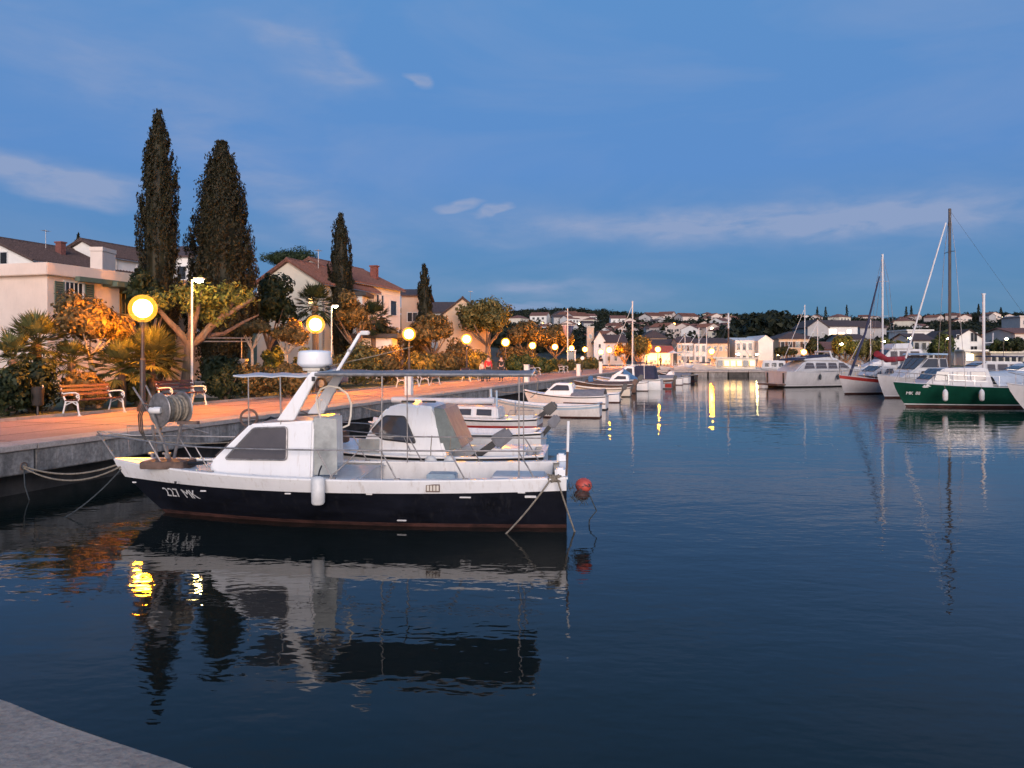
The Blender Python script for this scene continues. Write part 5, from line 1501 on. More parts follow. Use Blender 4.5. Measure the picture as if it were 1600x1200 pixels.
# net reel on its frame at the bow
c = loc(267, 639, .05)
ax = Vector((-.45, -.89, .02)).normalized()          # axle direction in the boat's frame
Mx = ax.to_track_quat('Z', 'Y').to_matrix()
reel = MB(); reel.lathe([(.13, -.22), (.13, .22)], 24, c, Mx); reel = reel.build('net_reel', M['rust'], B1.root, smooth_=True)
for zz in (-.22, .22):
    MB().lathe([(.04, zz - .012), (.285, zz - .012), (.295, zz), (.285, zz + .012), (.04, zz + .012)], 32, c, Mx).build('flange', M['galv'], reel, smooth_=True)
b = MB()
for k in range(9): # wound net, uneven coils
    rr2 = .19 + .02 * math.sin(k * 1.7); zz = -.18 + .36 * k / 8
    b.tube([c + Mx @ Vector((rr2 * math.cos(2 * PI * i / 20), rr2 * math.sin(2 * PI * i / 20), zz)) for i in range(20)], .03, 6, closed=True)
b.build('wound_net', M['rope'], reel, smooth_=True)
hubp = c - ax * .30
MB().lathe([(.05, -.10), (.06, -.08), (.06, .08), (.05, .10)], 14, hubp, Matrix.Rotation(PI / 2, 3, 'Y')).build('reel_motor', M['gel_worn'], reel, smooth_=True)
l1 = loc(273, 722, .05); l2 = loc(249, 719, .05)
B1.rail('reel_leg', [hubp + Vector((.05, 0, -.05)), (l1.x, .15, sh(.9) - .03)], .028, 'galv')
B1.rail('reel_leg', [c + ax * .28, (l2.x - .05, -.35, sh(.9) - .03)], .028, 'galv')
B1.rail('reel_leg', [hubp + Vector((.05, 0, -.25)), (l2.x, .10, sh(.9) - .03)], .024, 'galv')
for pa_, pb_, yy in (((208, 605), (240, 655), .15), ((228, 602), (242, 632), -.25)):
    a, e_ = loc(*pa_, yy), loc(*pb_, yy); B1.rail('guide_arm', [tuple(a), tuple(e_), tuple(loc(252, 672, yy * .5))], .016, 'galv')
q = loc(290, 661, .2); MB().box((q.x, .1, q.z), (.36, .10, .05)).build('reel_tray', M['rust'], B1.root)
for i, dx in enumerate((0, .03, .06)):
    a = hubp + Vector((.02, .02, .05)); B1.rail('hydraulic_hose', [a, a + Vector((.12 + dx, .03, .06)), a + Vector((.2 + dx, .02, -.14)), a + Vector((.19 + dx, 0, -.4)), a + Vector((.12, -.02, -.62))], .011, 'black')
# foredeck gear
q = loc(262, 738, .45); MB().box((q.x, .42, sh(.88) + .03), (.75, .5, .12)).build('net_box', M['oldwood'], B1.root, bevel=.012)
for px_ in (237, 259): q = loc(px_, 722, -.3); b = MB(); b.box((q.x, -.35, sh(.9) + .04), (.05, .08, .10)); b.box((q.x, -.35, sh(.9) + .10), (.16, .05, .03)); b.build('cleat', M['galv'], B1.root)
B1.rail('coiled_line', [(6.9, .28, .90), (6.7, .33, .94), (6.3, .5, .92), (6.0, .55, .95)], .03, 'black')
# radar dome, mast, hoop, plastic door
rd = loc(492, 560, 0); zt_, zb_ = loc(492, 548, 0).z, loc(492, 570, 0).z
b = MB(); b.lathe([(.20, zb_ - .05), (.285, zb_), (.30, zb_ + .03), (.285, zt_ - .03), (.25, zt_), (.05, zt_ + .012)], 28, (rd.x, 0, 0)); b.build('radar_dome', M['gel'], B1.root, smooth_=True)
b = MB(); b.lathe([(.20, zb_ - .10), (.21, zb_ - .055)], 20, (rd.x, 0, 0)); b.box((rd.x, 0, zb_ - .14), (.16, .3, .08)); b.build('dome_bracket', M['cream'], B1.root)
a, e_ = loc(527, 581, 0), loc(563, 521, 0)
b = MB(); dd = (e_ - a).normalized(); m_ = dd.to_track_quat('Z', 'Y').to_matrix(); b.box((a + e_) / 2, (.085, .05, (e_ - a).length), M=m_); b.build('folding_mast', M['alu'], B1.root, bevel=.01)
mid = a.lerp(e_, .55); MB().box(mid, (.11, .07, .04), M=m_).build('mast_clamp', M['galv'], B1.root)
MB().box(e_ + Vector((-.08, 0, .01)), (.16, .10, .07)).build('mast_head_light', M['gel_worn'], B1.root, bevel=.015)
for px_, py_ in ((502, 578), (511, 575)): q = loc(px_, py_, .1); MB().lathe([(.03, -.05), (.045, .05)], 10, q, Matrix.Rotation(PI / 2, 3, 'X')).build('deck_light', M['black'], B1.root)
a, e_ = loc(508, 573, 0), loc(640, 533, 0); B1.rail('forestay_line', hang(a, (e_.x, -.3, loc(622, 541, 0).z), .01), .007, 'rope')
hoop = [(497, 640), (494, 622), (501, 608), (514, 603), (530, 606), (543, 616), (549, 632), (548, 650), (545, 664), (536, 668)]
B1.rail('hose_hoop', [loc(505, 664, .4)] + [loc(*v, .4) for v in hoop], .018, 'cream')
b = MB(); cc = loc(504, 634, .4); wheel(b, cc, .10, .012, 18, (1, .9, 0)); b.build('steering_wheel', M['gel_worn'], B1.root)
q0, q1, q2, q3 = [loc(*v, .80) for v in ((490, 652), (526, 655), (527, 742), (490, 742))]
b = MB(); b.prism([(q0.x, q0.z), (q1.x, q1.z), (q2.x, q2.z), (q3.x, q3.z)], .79, .80); b.build('plastic_door', M['pvc'], B1.root)
# fittings on the hull
def on_hull(name, px_, py_, w_, h_, mat, th=.012, bev=0):
    q = loc(px_, py_, 1.1); _, y = B1.at(q.x, q.z); q = loc(px_, py_, y); zz = q.z
    off = .035 if zz > st_lo(.5) else .004
    return MB().box((q.x, y + off + th / 2, zz), (w_, th, h_)).build(name, M[mat], B1.root, bevel=bev)
vp = on_hull('vent_panel', 677, 762, .22, .12, 'rust')
for i in range(4):
    o = on_hull('vent_slot', 669.5 + i * 5, 762, .035, .085, 'cream', .02)
for px_, py_, w_ in ((577, 772, .10), (727, 777, .18), (829, 776, .18), (628, 813, .15), (318, 767, .10), (450, 771, .10), (212, 753, .07), (815, 769, .12)): on_hull('fairlead', px_, py_, w_, .022 if py_ != 776 else .035, 'gel_worn', .014, .004)
on_hull('drain_hole', 276, 753, .035, .035, 'dark')
q = loc(240, 788, .6)
B1.letters('227 MK', loc(238, 775, .75).x, .335, .22, 1, 'letter', shear=-.55)
# stern post and bulwark corner
q = loc(885, 745, .85); q2 = loc(888, 658, .85)
B1.rail('stern_post', [(q.x, .85, sh(0)), (q2.x + .01, .85, 1.25)], .018, 'rust'); B1.rail('flag_staff', [(q2.x + .01, .85, 1.22), (q2.x, .85, q2.z)], .022, 'gel')
for sd in (1, -1): MB().box((.10, sd * .90, .90), (.16, .18, .16)).build('quarter_block', M['gel'], B1.root, bevel=.03)
MB().box((.8, 0, .52), (.9, .75, .44)).build('engine_box', M['gel_worn'], B1.root, bevel=.03)
MB().box((2.2, -.55, .48), (.5, .4, .36)).build('fish_crate', M['skyblue'], B1.root, bevel=.02)
# things hanging on the boat
def wpt(bt, v): return bt.o + bt.ex * v[0] + bt.ey * v[1] + Vector((0, 0, v[2]))
fq = loc(497, 766, 1.26); fw = wpt(B1, fq)
r = thing('fender', 'white cylindrical fender hanging below the cabin of the navy boat', 'fender', (fw.x, fw.y, fw.z))
MB().lathe([(.02, -.235), (.085, -.22), (.105, -.19), (.105, .17), (.085, .20), (.03, .22)], 18).build('body', M['fender'], r, smooth_=True)
MB().tube([(0, 0, .2), (.01, .06, .30), (.02, .14, .36)], .014, 6).build('lanyard', M['black'], r)
bq = wpt(B1, loc(912, 763, .55))
r = thing('marker_buoy', 'faded orange buoy with tangled net hanging at the stern of the navy boat', 'buoy', tuple(bq))
b = MB(); b.ball((0, 0, .05), (.135, .13, .12), 14, 9); b.build('float', M['buoy'], r, smooth_=True)
b = MB(); b.ball((-.03, -.02, -.10), (.13, .13, .09), 12, 7); b.build('lower_float', M['antifoul'], r, smooth_=True)
b = MB()
for i in range(70):
    p0 = Vector((rnd.uniform(-.25, .10), rnd.uniform(-.16, .0), rnd.uniform(-.16, .12))); b.tube([p0, p0 + Vector((rnd.uniform(-.1, .1), rnd.uniform(-.03, .03), rnd.uniform(-.14, .02)))], .006, 4)
b.build('net_tangle', M['rope_dark'], r)
rope('dark line hanging from the orange buoy into the water', [bq + Vector((.1, -.05, -.12)), wpt(B1, loc(932, 798, .5)), wpt(B1, loc(921, 812, .5)), wpt(B1, loc(918, 826, .4)) - Vector((0, 0, .25))], .010, 'rope_dark')
kq = wpt(B1, loc(866, 747, 1.03))
b = MB()
for i in range(16):
    a = i * .8; b.tube([kq + Vector((rnd.uniform(-.11, .11), rnd.uniform(-.06, .04), rnd.uniform(-.06, .06))) for _ in range(4)], .014, 5)
tag(b.build('rope_knot', M['rope'], None), 'bundle of tan rope on the stern gunwale of the navy boat', 'rope')
rope('tan stern rope running down the hull to the water on the left', hang(kq + Vector((-.08, -.12, -.03)), wpt(B1, loc(778, 836, 1.25)) - Vector((0, 0, .1)), .05), .014)
rope('tan stern rope running down past the transom into the water', hang(kq + Vector((.05, -.15, -.03)), wpt(B1, loc(910, 838, .95)) - Vector((0, 0, .25)), .03), .014)
bow = wpt(B1, Vector((7.75, .05, .86)))
ring = Vector((X(66, 15.35), 15.35, Z(728, 15.35))); ring = q_pt(15.3, .02) + Vector((0, 0, .62))
rope('upper slack mooring rope from the bow to the quay', hang(bow, ring, .17), .016)
rope('lower slack mooring rope from the bow to the quay', hang(bow + Vector((0, -.05, -.06)), ring + Vector((0, 0, -.03)), .24), .016)
rope('dark bow line dropping into the water', hang(bow + Vector((0, 0, -.1)), (bow.x - .9, bow.y - .55, -.1), .10), .012, 'rope_dark')
rope('rope end hanging from the quay ring into the water', [ring, ring + Vector((.08, -.1, -.35)), ring + Vector((.25, -.15, -.8))], .012, 'rope_dark')
r = thing('mooring_ring', 'iron mooring ring on the quay face near the bow', 'ring', tuple(ring)); b = MB(); wheel(b, (0, 0, 0), .07, .012, 16, QN); b.build('ring', M['rust'], r)

# ---------------------------------------------------------------- white cabin boat behind
def open_boat(name, label, stern, bow, B, sz, draft=.3, hullm='gel', rubm='dark', innerm='cream', gunm='gel', sole=.12, band2=None, boot=None, thw=(.3, .55), t1=.9, transom=.85, rake=.14, letters=None, group='small boats moored along the quay', wellt=.04):
    b_ = Boat(name, label, stern, bow, group=group); b_.shape(B, *sz, draft, transom, rake)
    s_ = b_.sheer
    b_.band('bottom', M[boot or 'antifoul'], -draft + .01, .06, n=20, m=3)
    b_.band('hull', M[hullm], .06, (lambda t: s_(t) - .17) if band2 else s_, n=22, m=4)
    if band2: b_.band('sheer_band', M[band2], lambda t: s_(t) - .17, s_, n=22, m=2)
    b_.band('rub_rail', M[rubm], lambda t: s_(t) - .075, lambda t: s_(t) - .03, .022, n=22, m=1)
    b_.gunwale('gunwale', M[gunm], .09, n=22)
    b_.well('interior', M[innerm], sole, wellt, t1, .09)
    for t in thw:
        x, y = b_.S(t, s_(t)); MB().box((x, 0, s_(t) - .14), (.24, 2 * y - .2, .035)).build('thwart', M['oldwood'] if innerm == 'cream' else M[innerm], b_.root)
    if t1 < .97: b_.across('bow_deck', M[gunm], lambda t: s_(t) - .005, t1, .995, .05, n=8, crown=.02)
    if letters: b_.letters(letters[0], letters[1] * b_.L, letters[2], letters[3])
    return b_
B2 = open_boat('cabin_cruiser', 'white cabin boat with rounded windows moored behind the navy boat', (.69, 16.35), (-5.25, 16.9), 2.15, (.80, .78, 1.02), .4, t1=.45, thw=(), rubm='black', sole=.25, innerm='gel_worn')
loc = B2.loc; s2 = B2.sheer
B2.across('side_deck', M['gel'], lambda t: s2(t) - .004, .44, .99, .04, crown=.16)
hx0 = [loc(*q, .82) for q in ((560, 690), (575, 674), (603, 637), (625, 632), (676, 636), (700, 690), (715, 712))]
prof = [(hx0[0].x, .78), (hx0[1].x, hx0[1].z - .02), (hx0[2].x, hx0[2].z), (hx0[3].x, hx0[3].z + .02), (hx0[4].x, hx0[4].z), (hx0[4].x - .08, hx0[4].z - .16), (hx0[5].x + .10, 1.0), (hx0[5].x, .72)]
B2.cabin('cabin', M['gel'], prof, .90, .72, .05)
B2.side_windows([rpoly([(loc(*q, .84).x, loc(*q, .84).z) for q in ((580, 673), (601, 650), (631, 651), (650, 692), (598, 686))], .05)], 'glass', 'black', .016)
slab4([(hx0[1].x + .02, .66, hx0[1].z + .02), (hx0[1].x + .02, -.66, hx0[1].z + .02), (hx0[2].x + .04, -.58, hx0[2].z - .05), (hx0[2].x + .04, .58, hx0[2].z - .05)], .02, 'windscreen', M['glass'], B2.root)
x_, z_ = hx0[3].x - .1, hx0[3].z
for dx in (.25, -.18): MB().box((x_ + dx - .2, .3, z_ + .03), (.28, .10, .04)).build('roof_hatch', M['black'], B2.root, bevel=.01)
a = [loc(*q, .80) for q in ((678, 639), (690, 641), (722, 700), (688, 706))]
for sd in (1,): b = MB(); b.prism([(v.x, v.z) for v in a], .78, .80); b.build('plastic_screen', M['awn_grey'], B2.root)
b = MB(); b.prism([(a[0].x, a[0].z + .03), (a[1].x - .05, a[1].z + .02), (a[2].x, a[2].z), (a[2].x + .02, a[2].z - .02), (a[1].x - .02, a[1].z - .04), (a[0].x, a[0].z - .02)], -.78, .78); b.build('aft_awning', M['awn_grey'], B2.root)
x2_, _ = B2.S(.9, .9)
for sd in (1, -1):
    B2.rail('bow_rail', [(2.6, sd * .92, .85), (2.75, sd * .9, 1.15), (4.0, sd * .80, 1.25), (5.3, sd * .35, 1.35), (5.75, 0, 1.38)], .012)
MB().box((5.0, .25, 1.10), (.30, .22, .16)).build('anchor_locker', M['gel_worn'], B2.root, bevel=.02)
q = loc(535, 683, .7); MB().box((q.x, .62, q.z), (.18, .25, .22)).build('winch_box', M['oldwood'], B2.root, bevel=.02)
q0, q1 = loc(560, 686, .95), loc(592, 714, .95)
MB().box(((q0.x + q1.x) / 2, .93, (q0.z + q1.z) / 2), (abs(q0.x - q1.x), .02, abs(q0.z - q1.z))).build('side_cloth', M['pvc'], B2.root)
MB().box((.85, -.2, .6), (.9, .9, .5)).build('stern_bench', M['gel'], B2.root, bevel=.05)
o = B2.outboard(1.15, .25, 1.02, -.95, 'canvas', .95)
for px_, lb in ((673, 'left round white fender on the cabin boat behind the navy boat'), (703, 'right round white fender on the cabin boat behind the navy boat')):
    q = wpt(B2, loc(px_, 724, 1.20)); r = thing('ball_fender', lb, 'fender', tuple(q), 0, 'ball fenders on the cabin boat')
    b = MB(); b.ball((0, 0, 0), (.13, .13, .15), 14, 9); b.build('ball', M['fender'], r, smooth_=True)
    MB().tube([(0, 0, .14), (0, .03, .3), (.01, .12, .52)], .010, 6).build('lanyard', M['rope'], r)

# ---------------------------------------------------------------- red and white boat, skiffs, further boats along the quay
B3 = open_boat('red_striped_boat', 'low white boat with red stripe and rolled awning on its boom', (.95, 27.2), (-3.7, 28.0), 1.9, (.66, .62, .85), t1=.42, hullm='gel_worn', sole=.2, innerm='gel_worn', thw=())
loc = B3.loc
B3.across('side_deck', M['gel'], lambda t: B3.sheer(t) - .004, .41, .99, .04, crown=.05)
B3.cabin('cuddy', M['gel_worn'], [(1.3, .6), (1.35, 1.0), (3.0, 1.02), (3.7, .66)], .72, .6, .05)
B3.side_windows([[(1.55, .74), (1.55, .92), (2.05, .93), (2.05, .75)], [(2.25, .75), (2.25, .93), (2.75, .93), (2.95, .76)]], 'glass', 'black', .012)
B3.band('red_stripe', M['reddk'], .22, .40, .008, n=20, m=1)
B3.outboard(-.05, 0, .86, -.9, 'black', 1.1)
xm = loc(763, 640, 0).x
B3.rail('mast', [(1.5, 0, .6), (1.5, 0, Z(610, 27.5))], .035, 'skyblue')
B3.rail('rolled_awning', hang((1.55, .1, Z(626, 27.5)), (5.2, .1, Z(625, 27.9)), .02), .11, 'tarp', 10)
B3.rail('boom_crutch', [(4.4, .1, .8), (4.4, .1, Z(627, 27.9))], .02, 'galv')
for sd in (1, -1): B3.rail('stern_rail', [(.1, sd * .75, .66), (.1, sd * .75, .92), (.9, sd * .8, .92), (1.0, sd * .8, .64)], .012)
b = MB(); wheel(b, (.9, -.3, .95), .2, .012, 18, (1, .2, 0)); b.build('hoop', M['steel'], B3.root)
B16 = open_boat('white_open_boat', 'white open boat with pale cover in front of the red-striped boat', (.92, 23.2), (-4.3, 24.0), 1.8, (.58, .52, .76), t1=.55, thw=(.2,), innerm='gel_worn')
B16.across('fore_cover', M['tarp'], lambda t: B16.sheer(t) + .01, .52, .97, .02, crown=.16)
B16.outboard(-.05, 0, .72, -.7, 'canvas', .9)
B4 = open_boat('open_skiff', 'open white skiff with pale blue band and reddish bottom', (4.05 - .1, 35.6), (-1.05, 36.6), 1.75, (.62, .52, .85), band2='skyblue', hullm='gel_worn', gunm='skyblue', innerm='gel_worn', rubm='gel', thw=(.25, .5, .72), t1=.9)
B4.rail('bow_post', [(5.0, 0, .7), (5.02, 0, 1.22)], .06, 'skyblue', 6)
MB().bar((-.25, .55, .62), (1.6, .6, .66), .03, 6).build('oar', M['oldwood'], B4.root)
B5 = open_boat('small_cabin_boat', 'small white boat with one cabin window and grey stern cover beyond the skiff', (4.85, 40.8), (.62, 41.8), 1.8, (.72, .68, .95), t1=.5, sole=.2, innerm='gel', thw=(), boot='dark', letters=None)
B5.across('side_deck', M['gel'], lambda t: B5.sheer(t) - .004, .49, .99, .04, crown=.05)
B5.cabin('cabin', M['gel'], [(1.6, .68), (1.75, 1.32), (2.6, 1.34), (3.15, .8), (3.15, .7)], .72, .58, .06)
B5.side_windows([rpoly([(1.85, .98), (1.9, 1.22), (2.5, 1.24), (2.85, .98)], .05)], 'glass', 'black', .012)
B5.across('stern_cover', M['canvas'], lambda t: B5.sheer(t) + .02, .02, .40, -.03, crown=.32)
B6 = open_boat('wooden_rowing_boat', 'cream open rowing boat with dark stripe beyond the small cabin boat', (7.95, 53.6), (3.55, 54.6), 1.7, (.62, .54, .85), hullm='cream', gunm='cream', boot='dark', rubm='oldwood')
B6.outboard(-.05, 0, .80, -.5, 'rust', 1.0)
B7 = open_boat('brown_covered_boat', 'dark brown covered boat with outboard behind the cream rowing boat', (9.1, 58.6), (4.6, 59.6), 1.8, (.70, .62, .9), hullm='oldwood', gunm='gel_worn', boot='dark')
B7.across('cover', M['oldwood'], lambda t: B7.sheer(t) + .01, .05, .8, -.02, crown=.22)
B7.outboard(-.05, 0, .95, -.6, 'black', 1.1)
b = MB(); b.box((3.3, .35, 1.0), (.35, .3, .5)); b.build('blue_sack', M['blue'], B7.root, bevel=.05)
B8 = open_boat('low_cuddy_boat', 'low white boat with small cuddy left of the blue-covered boat', (10.6, 62.3), (6.3, 63.3), 1.8, (.72, .66, .95), t1=.5, thw=(), innerm='gel')
B8.cabin('cuddy', M['gel'], [(1.4, .66), (1.5, 1.25), (2.4, 1.28), (3.1, .75)], .7, .55, .05)
B8.side_windows([[(1.65, .92), (1.68, 1.14), (2.3, 1.16), (2.6, .92)]], 'glass', 'black', .012)
B9 = open_boat('blue_covered_boat', 'white motorboat with blue side cloth and navy cockpit tent', (11.9, 63.6), (6.9, 65.2), 2.0, (.85, .8, 1.05), t1=.5, thw=(), innerm='gel', boot='gel')
B9.across('side_deck', M['gel'], lambda t: B9.sheer(t) - .004, .45, .99, .04, crown=.05)
B9.cabin('cabin', M['gel'], [(2.0, .8), (2.1, 1.85), (2.6, 1.9), (3.9, 1.1), (3.95, .85)], .85, .7, .06)
B9.side_windows([[(2.2, 1.3), (2.25, 1.72), (2.6, 1.74), (3.15, 1.32)]], 'glass', 'black', .012)
b = MB(); b.prism([(.35, .88), (.55, 1.9), (2.0, 1.95), (2.0, .88)], -.92, .92); b.build('cockpit_tent', M['navyblue'], B9.root, bevel=.05)
MB().prism([(1.22, .9), (1.24, 1.93), (1.28, 1.93), (1.26, .9)], -.93, .93).build('tent_seam', M['gel_worn'], B9.root)
b = MB(); b.prism([(1.6, .86), (2.9, 1.75), (2.9, .86)], .935, .945); b.build('side_cloth', M['blue'], B9.root)
B10 = open_boat('grey_dinghy', 'grey inflatable dinghy with red end beside the blue-covered boat', (13.3, 66.5), (9.9, 67.4), 1.7, (.55, .5, .7), hullm='deckgrey', gunm='deckgrey', innerm='dark', boot='dark')
B10.band('red_end', M['reddk'], .1, lambda t: B10.sheer(t) - .1, .02, n=6, m=2, t0=0, t1=.15)
B10.outboard(-.05, 0, .75, -.4, 'black', .9)
B11 = open_boat('white_launch', 'small white launch with windscreen at the end of the quay row', (17.3, 78), (13.6, 79.5), 1.8, (.7, .65, .9), t1=.5, thw=(.2,), innerm='gel')
B11.cabin('console', M['gel'], [(1.5, .5), (1.55, 1.15), (1.9, 1.2), (2.3, .7)], .6, .5, .04)
slab4([(2.3, .5, .8), (2.3, -.5, .8), (1.9, -.45, 1.35), (1.9, .45, 1.35)], .02, 'windscreen', M['glass'], B11.root)
B12 = open_boat('dark_launch', 'dark covered launch close to the mole', (19.8, 86), (16.2, 88), 1.8, (.7, .65, .9), hullm='navy', gunm='gel_worn', thw=(.2, .5))
B12.across('cover', M['canvas'], lambda t: B12.sheer(t) + .01, .1, .7, -.02, crown=.25)
B13 = open_boat('white_skiff', 'plain white skiff between the small cabin boat and the cream rowing boat', (6.35, 47.0), (2.1, 48.0), 1.6, (.58, .5, .78), gunm='gel', innerm='gel_worn', rubm='blue')
B13.outboard(-.05, 0, .76, -.5, 'black', .9)
B14 = open_boat('varnished_boat', 'varnished open boat beyond the grey dinghy', (14.6, 71.5), (10.6, 72.6), 1.7, (.66, .58, .85), hullm='oldwood', gunm='cream')
B15 = open_boat('half_decked_boat', 'white half-decked boat with grey cover next to the small launch', (16.0, 75.0), (11.9, 76.2), 1.8, (.7, .62, .9), t1=.6, thw=(), innerm='gel')
B15.across('cover', M['canvas'], lambda t: B15.sheer(t) + .01, .03, .5, -.02, crown=.3)
# bow lines to the quay
for bt, lb in ((B2, 'the cabin boat behind the navy boat'), (B3, 'the red-striped boat'), (B4, 'the open skiff'), (B5, 'the small cabin boat'), (B6, 'the cream rowing boat')):
    a = wpt(bt, Vector((bt.L - .1, 0, bt.sheer(.97)))); Yq = a.y + .6
    rope('mooring rope from the bow of ' + lb + ' to the quay', hang(a, q_pt(Yq, -.3) + Vector((0, 0, 1.06)), .18), .014, 'rope')

# ---------------------------------------------------------------- right-hand side: yachts
def mast_rig(bt, x, base, top, r_, mat, spread=None, name='mast'):
    bt.rail(name, [(x, 0, base), (x, 0, top)], r_, mat, 8)
    if spread:
        for zz in spread:
            bt.rail('spreader', [(x, -.5, zz), (x, 0, zz + .04), (x, .5, zz)], .018, mat)
            for sd in (1, -1): bt.rail('shroud', [(x - .05, sd * bt.B * .45, bt.sheer(.5)), (x, sd * .5, zz), (x, 0, top - .1)], .012, 'galv', 4)
def big_hull(bt, hullm, bootm, sz, B, stripe=None, draft=.6, rake=.14, transom=.8, gun='gel_shade', deck='gel_shade'):
    bt.shape(B, *sz, draft, transom, rake)
    s_ = bt.sheer
    bt.band('bottom', M[bootm], -draft + .01, .10, n=22, m=3)
    bt.band('hull', M[hullm], .10, (lambda t: s_(t) - .22) if stripe else s_, n=26, m=4)
    if stripe: bt.band('sheer_stripe', M[stripe], lambda t: s_(t) - .22, s_, n=26, m=2)
    bt.band('boot_line', M['gel'], .13, .17, .006, n=24, m=1)
    bt.gunwale('toe_rail', M[gun], .08, n=24, lift=.05)
    bt.across('deck', M[deck], lambda t: s_(t) - .01, .0, .995, .03, n=22, crown=.05)
    for sd in (1, -1):     # guard rail: posts and two wires
        g = MB()
        for zz in (.30, .58):
            g.tube([(bt.S(t_, s_(t_))[0], sd * max(.03, bt.S(t_, s_(t_))[1] - .06), s_(t_) + zz) for t_ in [.04 + .72 * i / 12 for i in range(13)]], .009, 4)
        for i in range(7):
            t_ = .04 + .12 * i; x_, y_ = bt.S(t_, s_(t_)); g.bar((x_, sd * (y_ - .06), s_(t_)), (x_, sd * (y_ - .06), s_(t_) + .6), .013, 5)
        g.build('guard_rail', M['steel'], bt.root)
    return bt
def pulpit(bt, t0=.75, h=.55, mat='steel'):
    s_ = bt.sheer
    for sd in (1, -1):
        pts = []
        for i in range(8):
            t = t0 + (.985 - t0) * i / 7; x, y = bt.S(t, s_(t)); pts.append((x, sd * max(y - .05, 0), s_(t) + h))
        x, y = bt.S(t0, s_(t0)); bt.rail('pulpit_rail', [(x - .1, sd * (y - .05), s_(t0))] + pts + [(pts[-1][0] + .05, 0, pts[-1][2])], .014)
        for t in (t0 + .08, t0 + .16): x, y = bt.S(t, s_(t)); bt.rail('pulpit_post', [(x, sd * (y - .05), s_(t)), (x, sd * (y - .05), s_(t) + h)], .012)
def windscreen(bt, lo, hi, wl, wh, n=3):
    """glass panes on the raked front of a wheelhouse; lo, hi are (x, z) of the lower and upper edge"""
    for i in range(n):
        a, c = -1 + 2 * (i + .06) / n, -1 + 2 * (i + .94) / n
        slab4([(lo[0], c * wl, lo[1]), (lo[0], a * wl, lo[1]), (hi[0], a * wh, hi[1]), (hi[0], c * wh, hi[1])], .035, 'windscreen', M['glass'], bt.root)
YG = 'boats moored along the right side'
# green sailing boat, bow to the left
G = Boat('green_sailboat', 'dark green motor sailer with white wheelhouse and dark mast', (30.6, 43.2), (X(1397, 42.8), 42.9), group=YG)
big_hull(G, 'green', 'antifoul', (1.05, 1.05, 1.32), 3.0, draft=.7, rake=.12)
G.letters('MK 811', G.L - .62, .66, .24, 1)
loc = G.loc
gq = [loc(*q, 1.0) for q in ((1462, 597), (1480, 582), (1498, 579), (1522, 577), (1545, 580), (1548, 596))]
G.cabin('wheelhouse', M['gel_shade'], [(gq[0].x + .55, 1.05), (gq[0].x + .2, gq[0].z + .05), (gq[1].x, gq[1].z + .22), (gq[4].x, gq[4].z + .18), (gq[5].x - .2, 1.05)], 1.05, .97, .06, front=.68)
def wrect(xa, xb, za_, zb2, sl=0): return [(xa, za_), (xa + sl, zb2), (xb, zb2), (xb, za_)]
xa, xb = gq[0].x, gq[4].x
zt2 = gq[4].z + .1
for i, (u0, u1) in enumerate(((.02, .30), (.36, .62), (.68, .95))):
    x1w, x0w = xa + (xb - xa) * u0, xa + (xb - xa) * u1
    G.side_windows([rpoly([(x1w, 1.42), (x1w - .16 * (i == 0), zt2 - .12), (x0w, zt2 - .12), (x0w, 1.42)], .05)], 'smoked' if i else 'glass', 'gel_shade', .02)
windscreen(G, (gq[0].x + .12, gq[0].z + .12), (gq[1].x + .05, gq[1].z + .16), .66, .72)
G.across('boom_tent', M['tarp'], lambda t: 1.15, .02, .52, .15, crown=.75)
ml = loc(1484, 600, 0); zt2 = loc(1487, 326, 0).z
mast_rig(G, ml.x, 1.0, zt2, .075, 'pole', (zt2 * .78,))
G.rail('boom', [(ml.x - .1, 0, loc(1487, 576, 0).z), (loc(1570, 586, 0).x, 0, loc(1570, 584, 0).z)], .07, 'pole')
G.rail('furled_foresail', [loc(1415, 560, 0), loc(1478, 348, 0)], [.05, .035], 'gel_shade')
G.rail('forestay', [(G.L - .1, 0, 1.35), loc(1414, 562, 0)], .015)
G.rail('backstay', [(.2, 0, 1.1), (ml.x, 0, zt2 - .1)], .006, 'rope_dark', 4)
pulpit(G)
for px_ in (1477, 1534):
    q = wpt(G, loc(px_, 617, 1.62)); r = thing('sailboat_fender', 'forward white fender on the green sailboat' if px_ == 1477 else 'aft white fender on the green sailboat', 'fender', tuple(q), 0, 'fenders on the green sailboat')
    b = MB(); b.lathe([(.03, -.34), (.11, -.28), (.13, -.18), (.13, .12), (.10, .22), (.03, .30)], 14); b.build('body', M['fender'], r, smooth_=True); MB().tube([(0, 0, .28), (0, .1, .55)], .012, 5).build('lanyard', M['rope'], r)
b = MB(); q = loc(1588, 580, 0); wheel(b, (1.2, .9, 1.9), .30, .06, 18, (1, .6, 0)); b.build('lifebuoy', M['blue'], G.root)
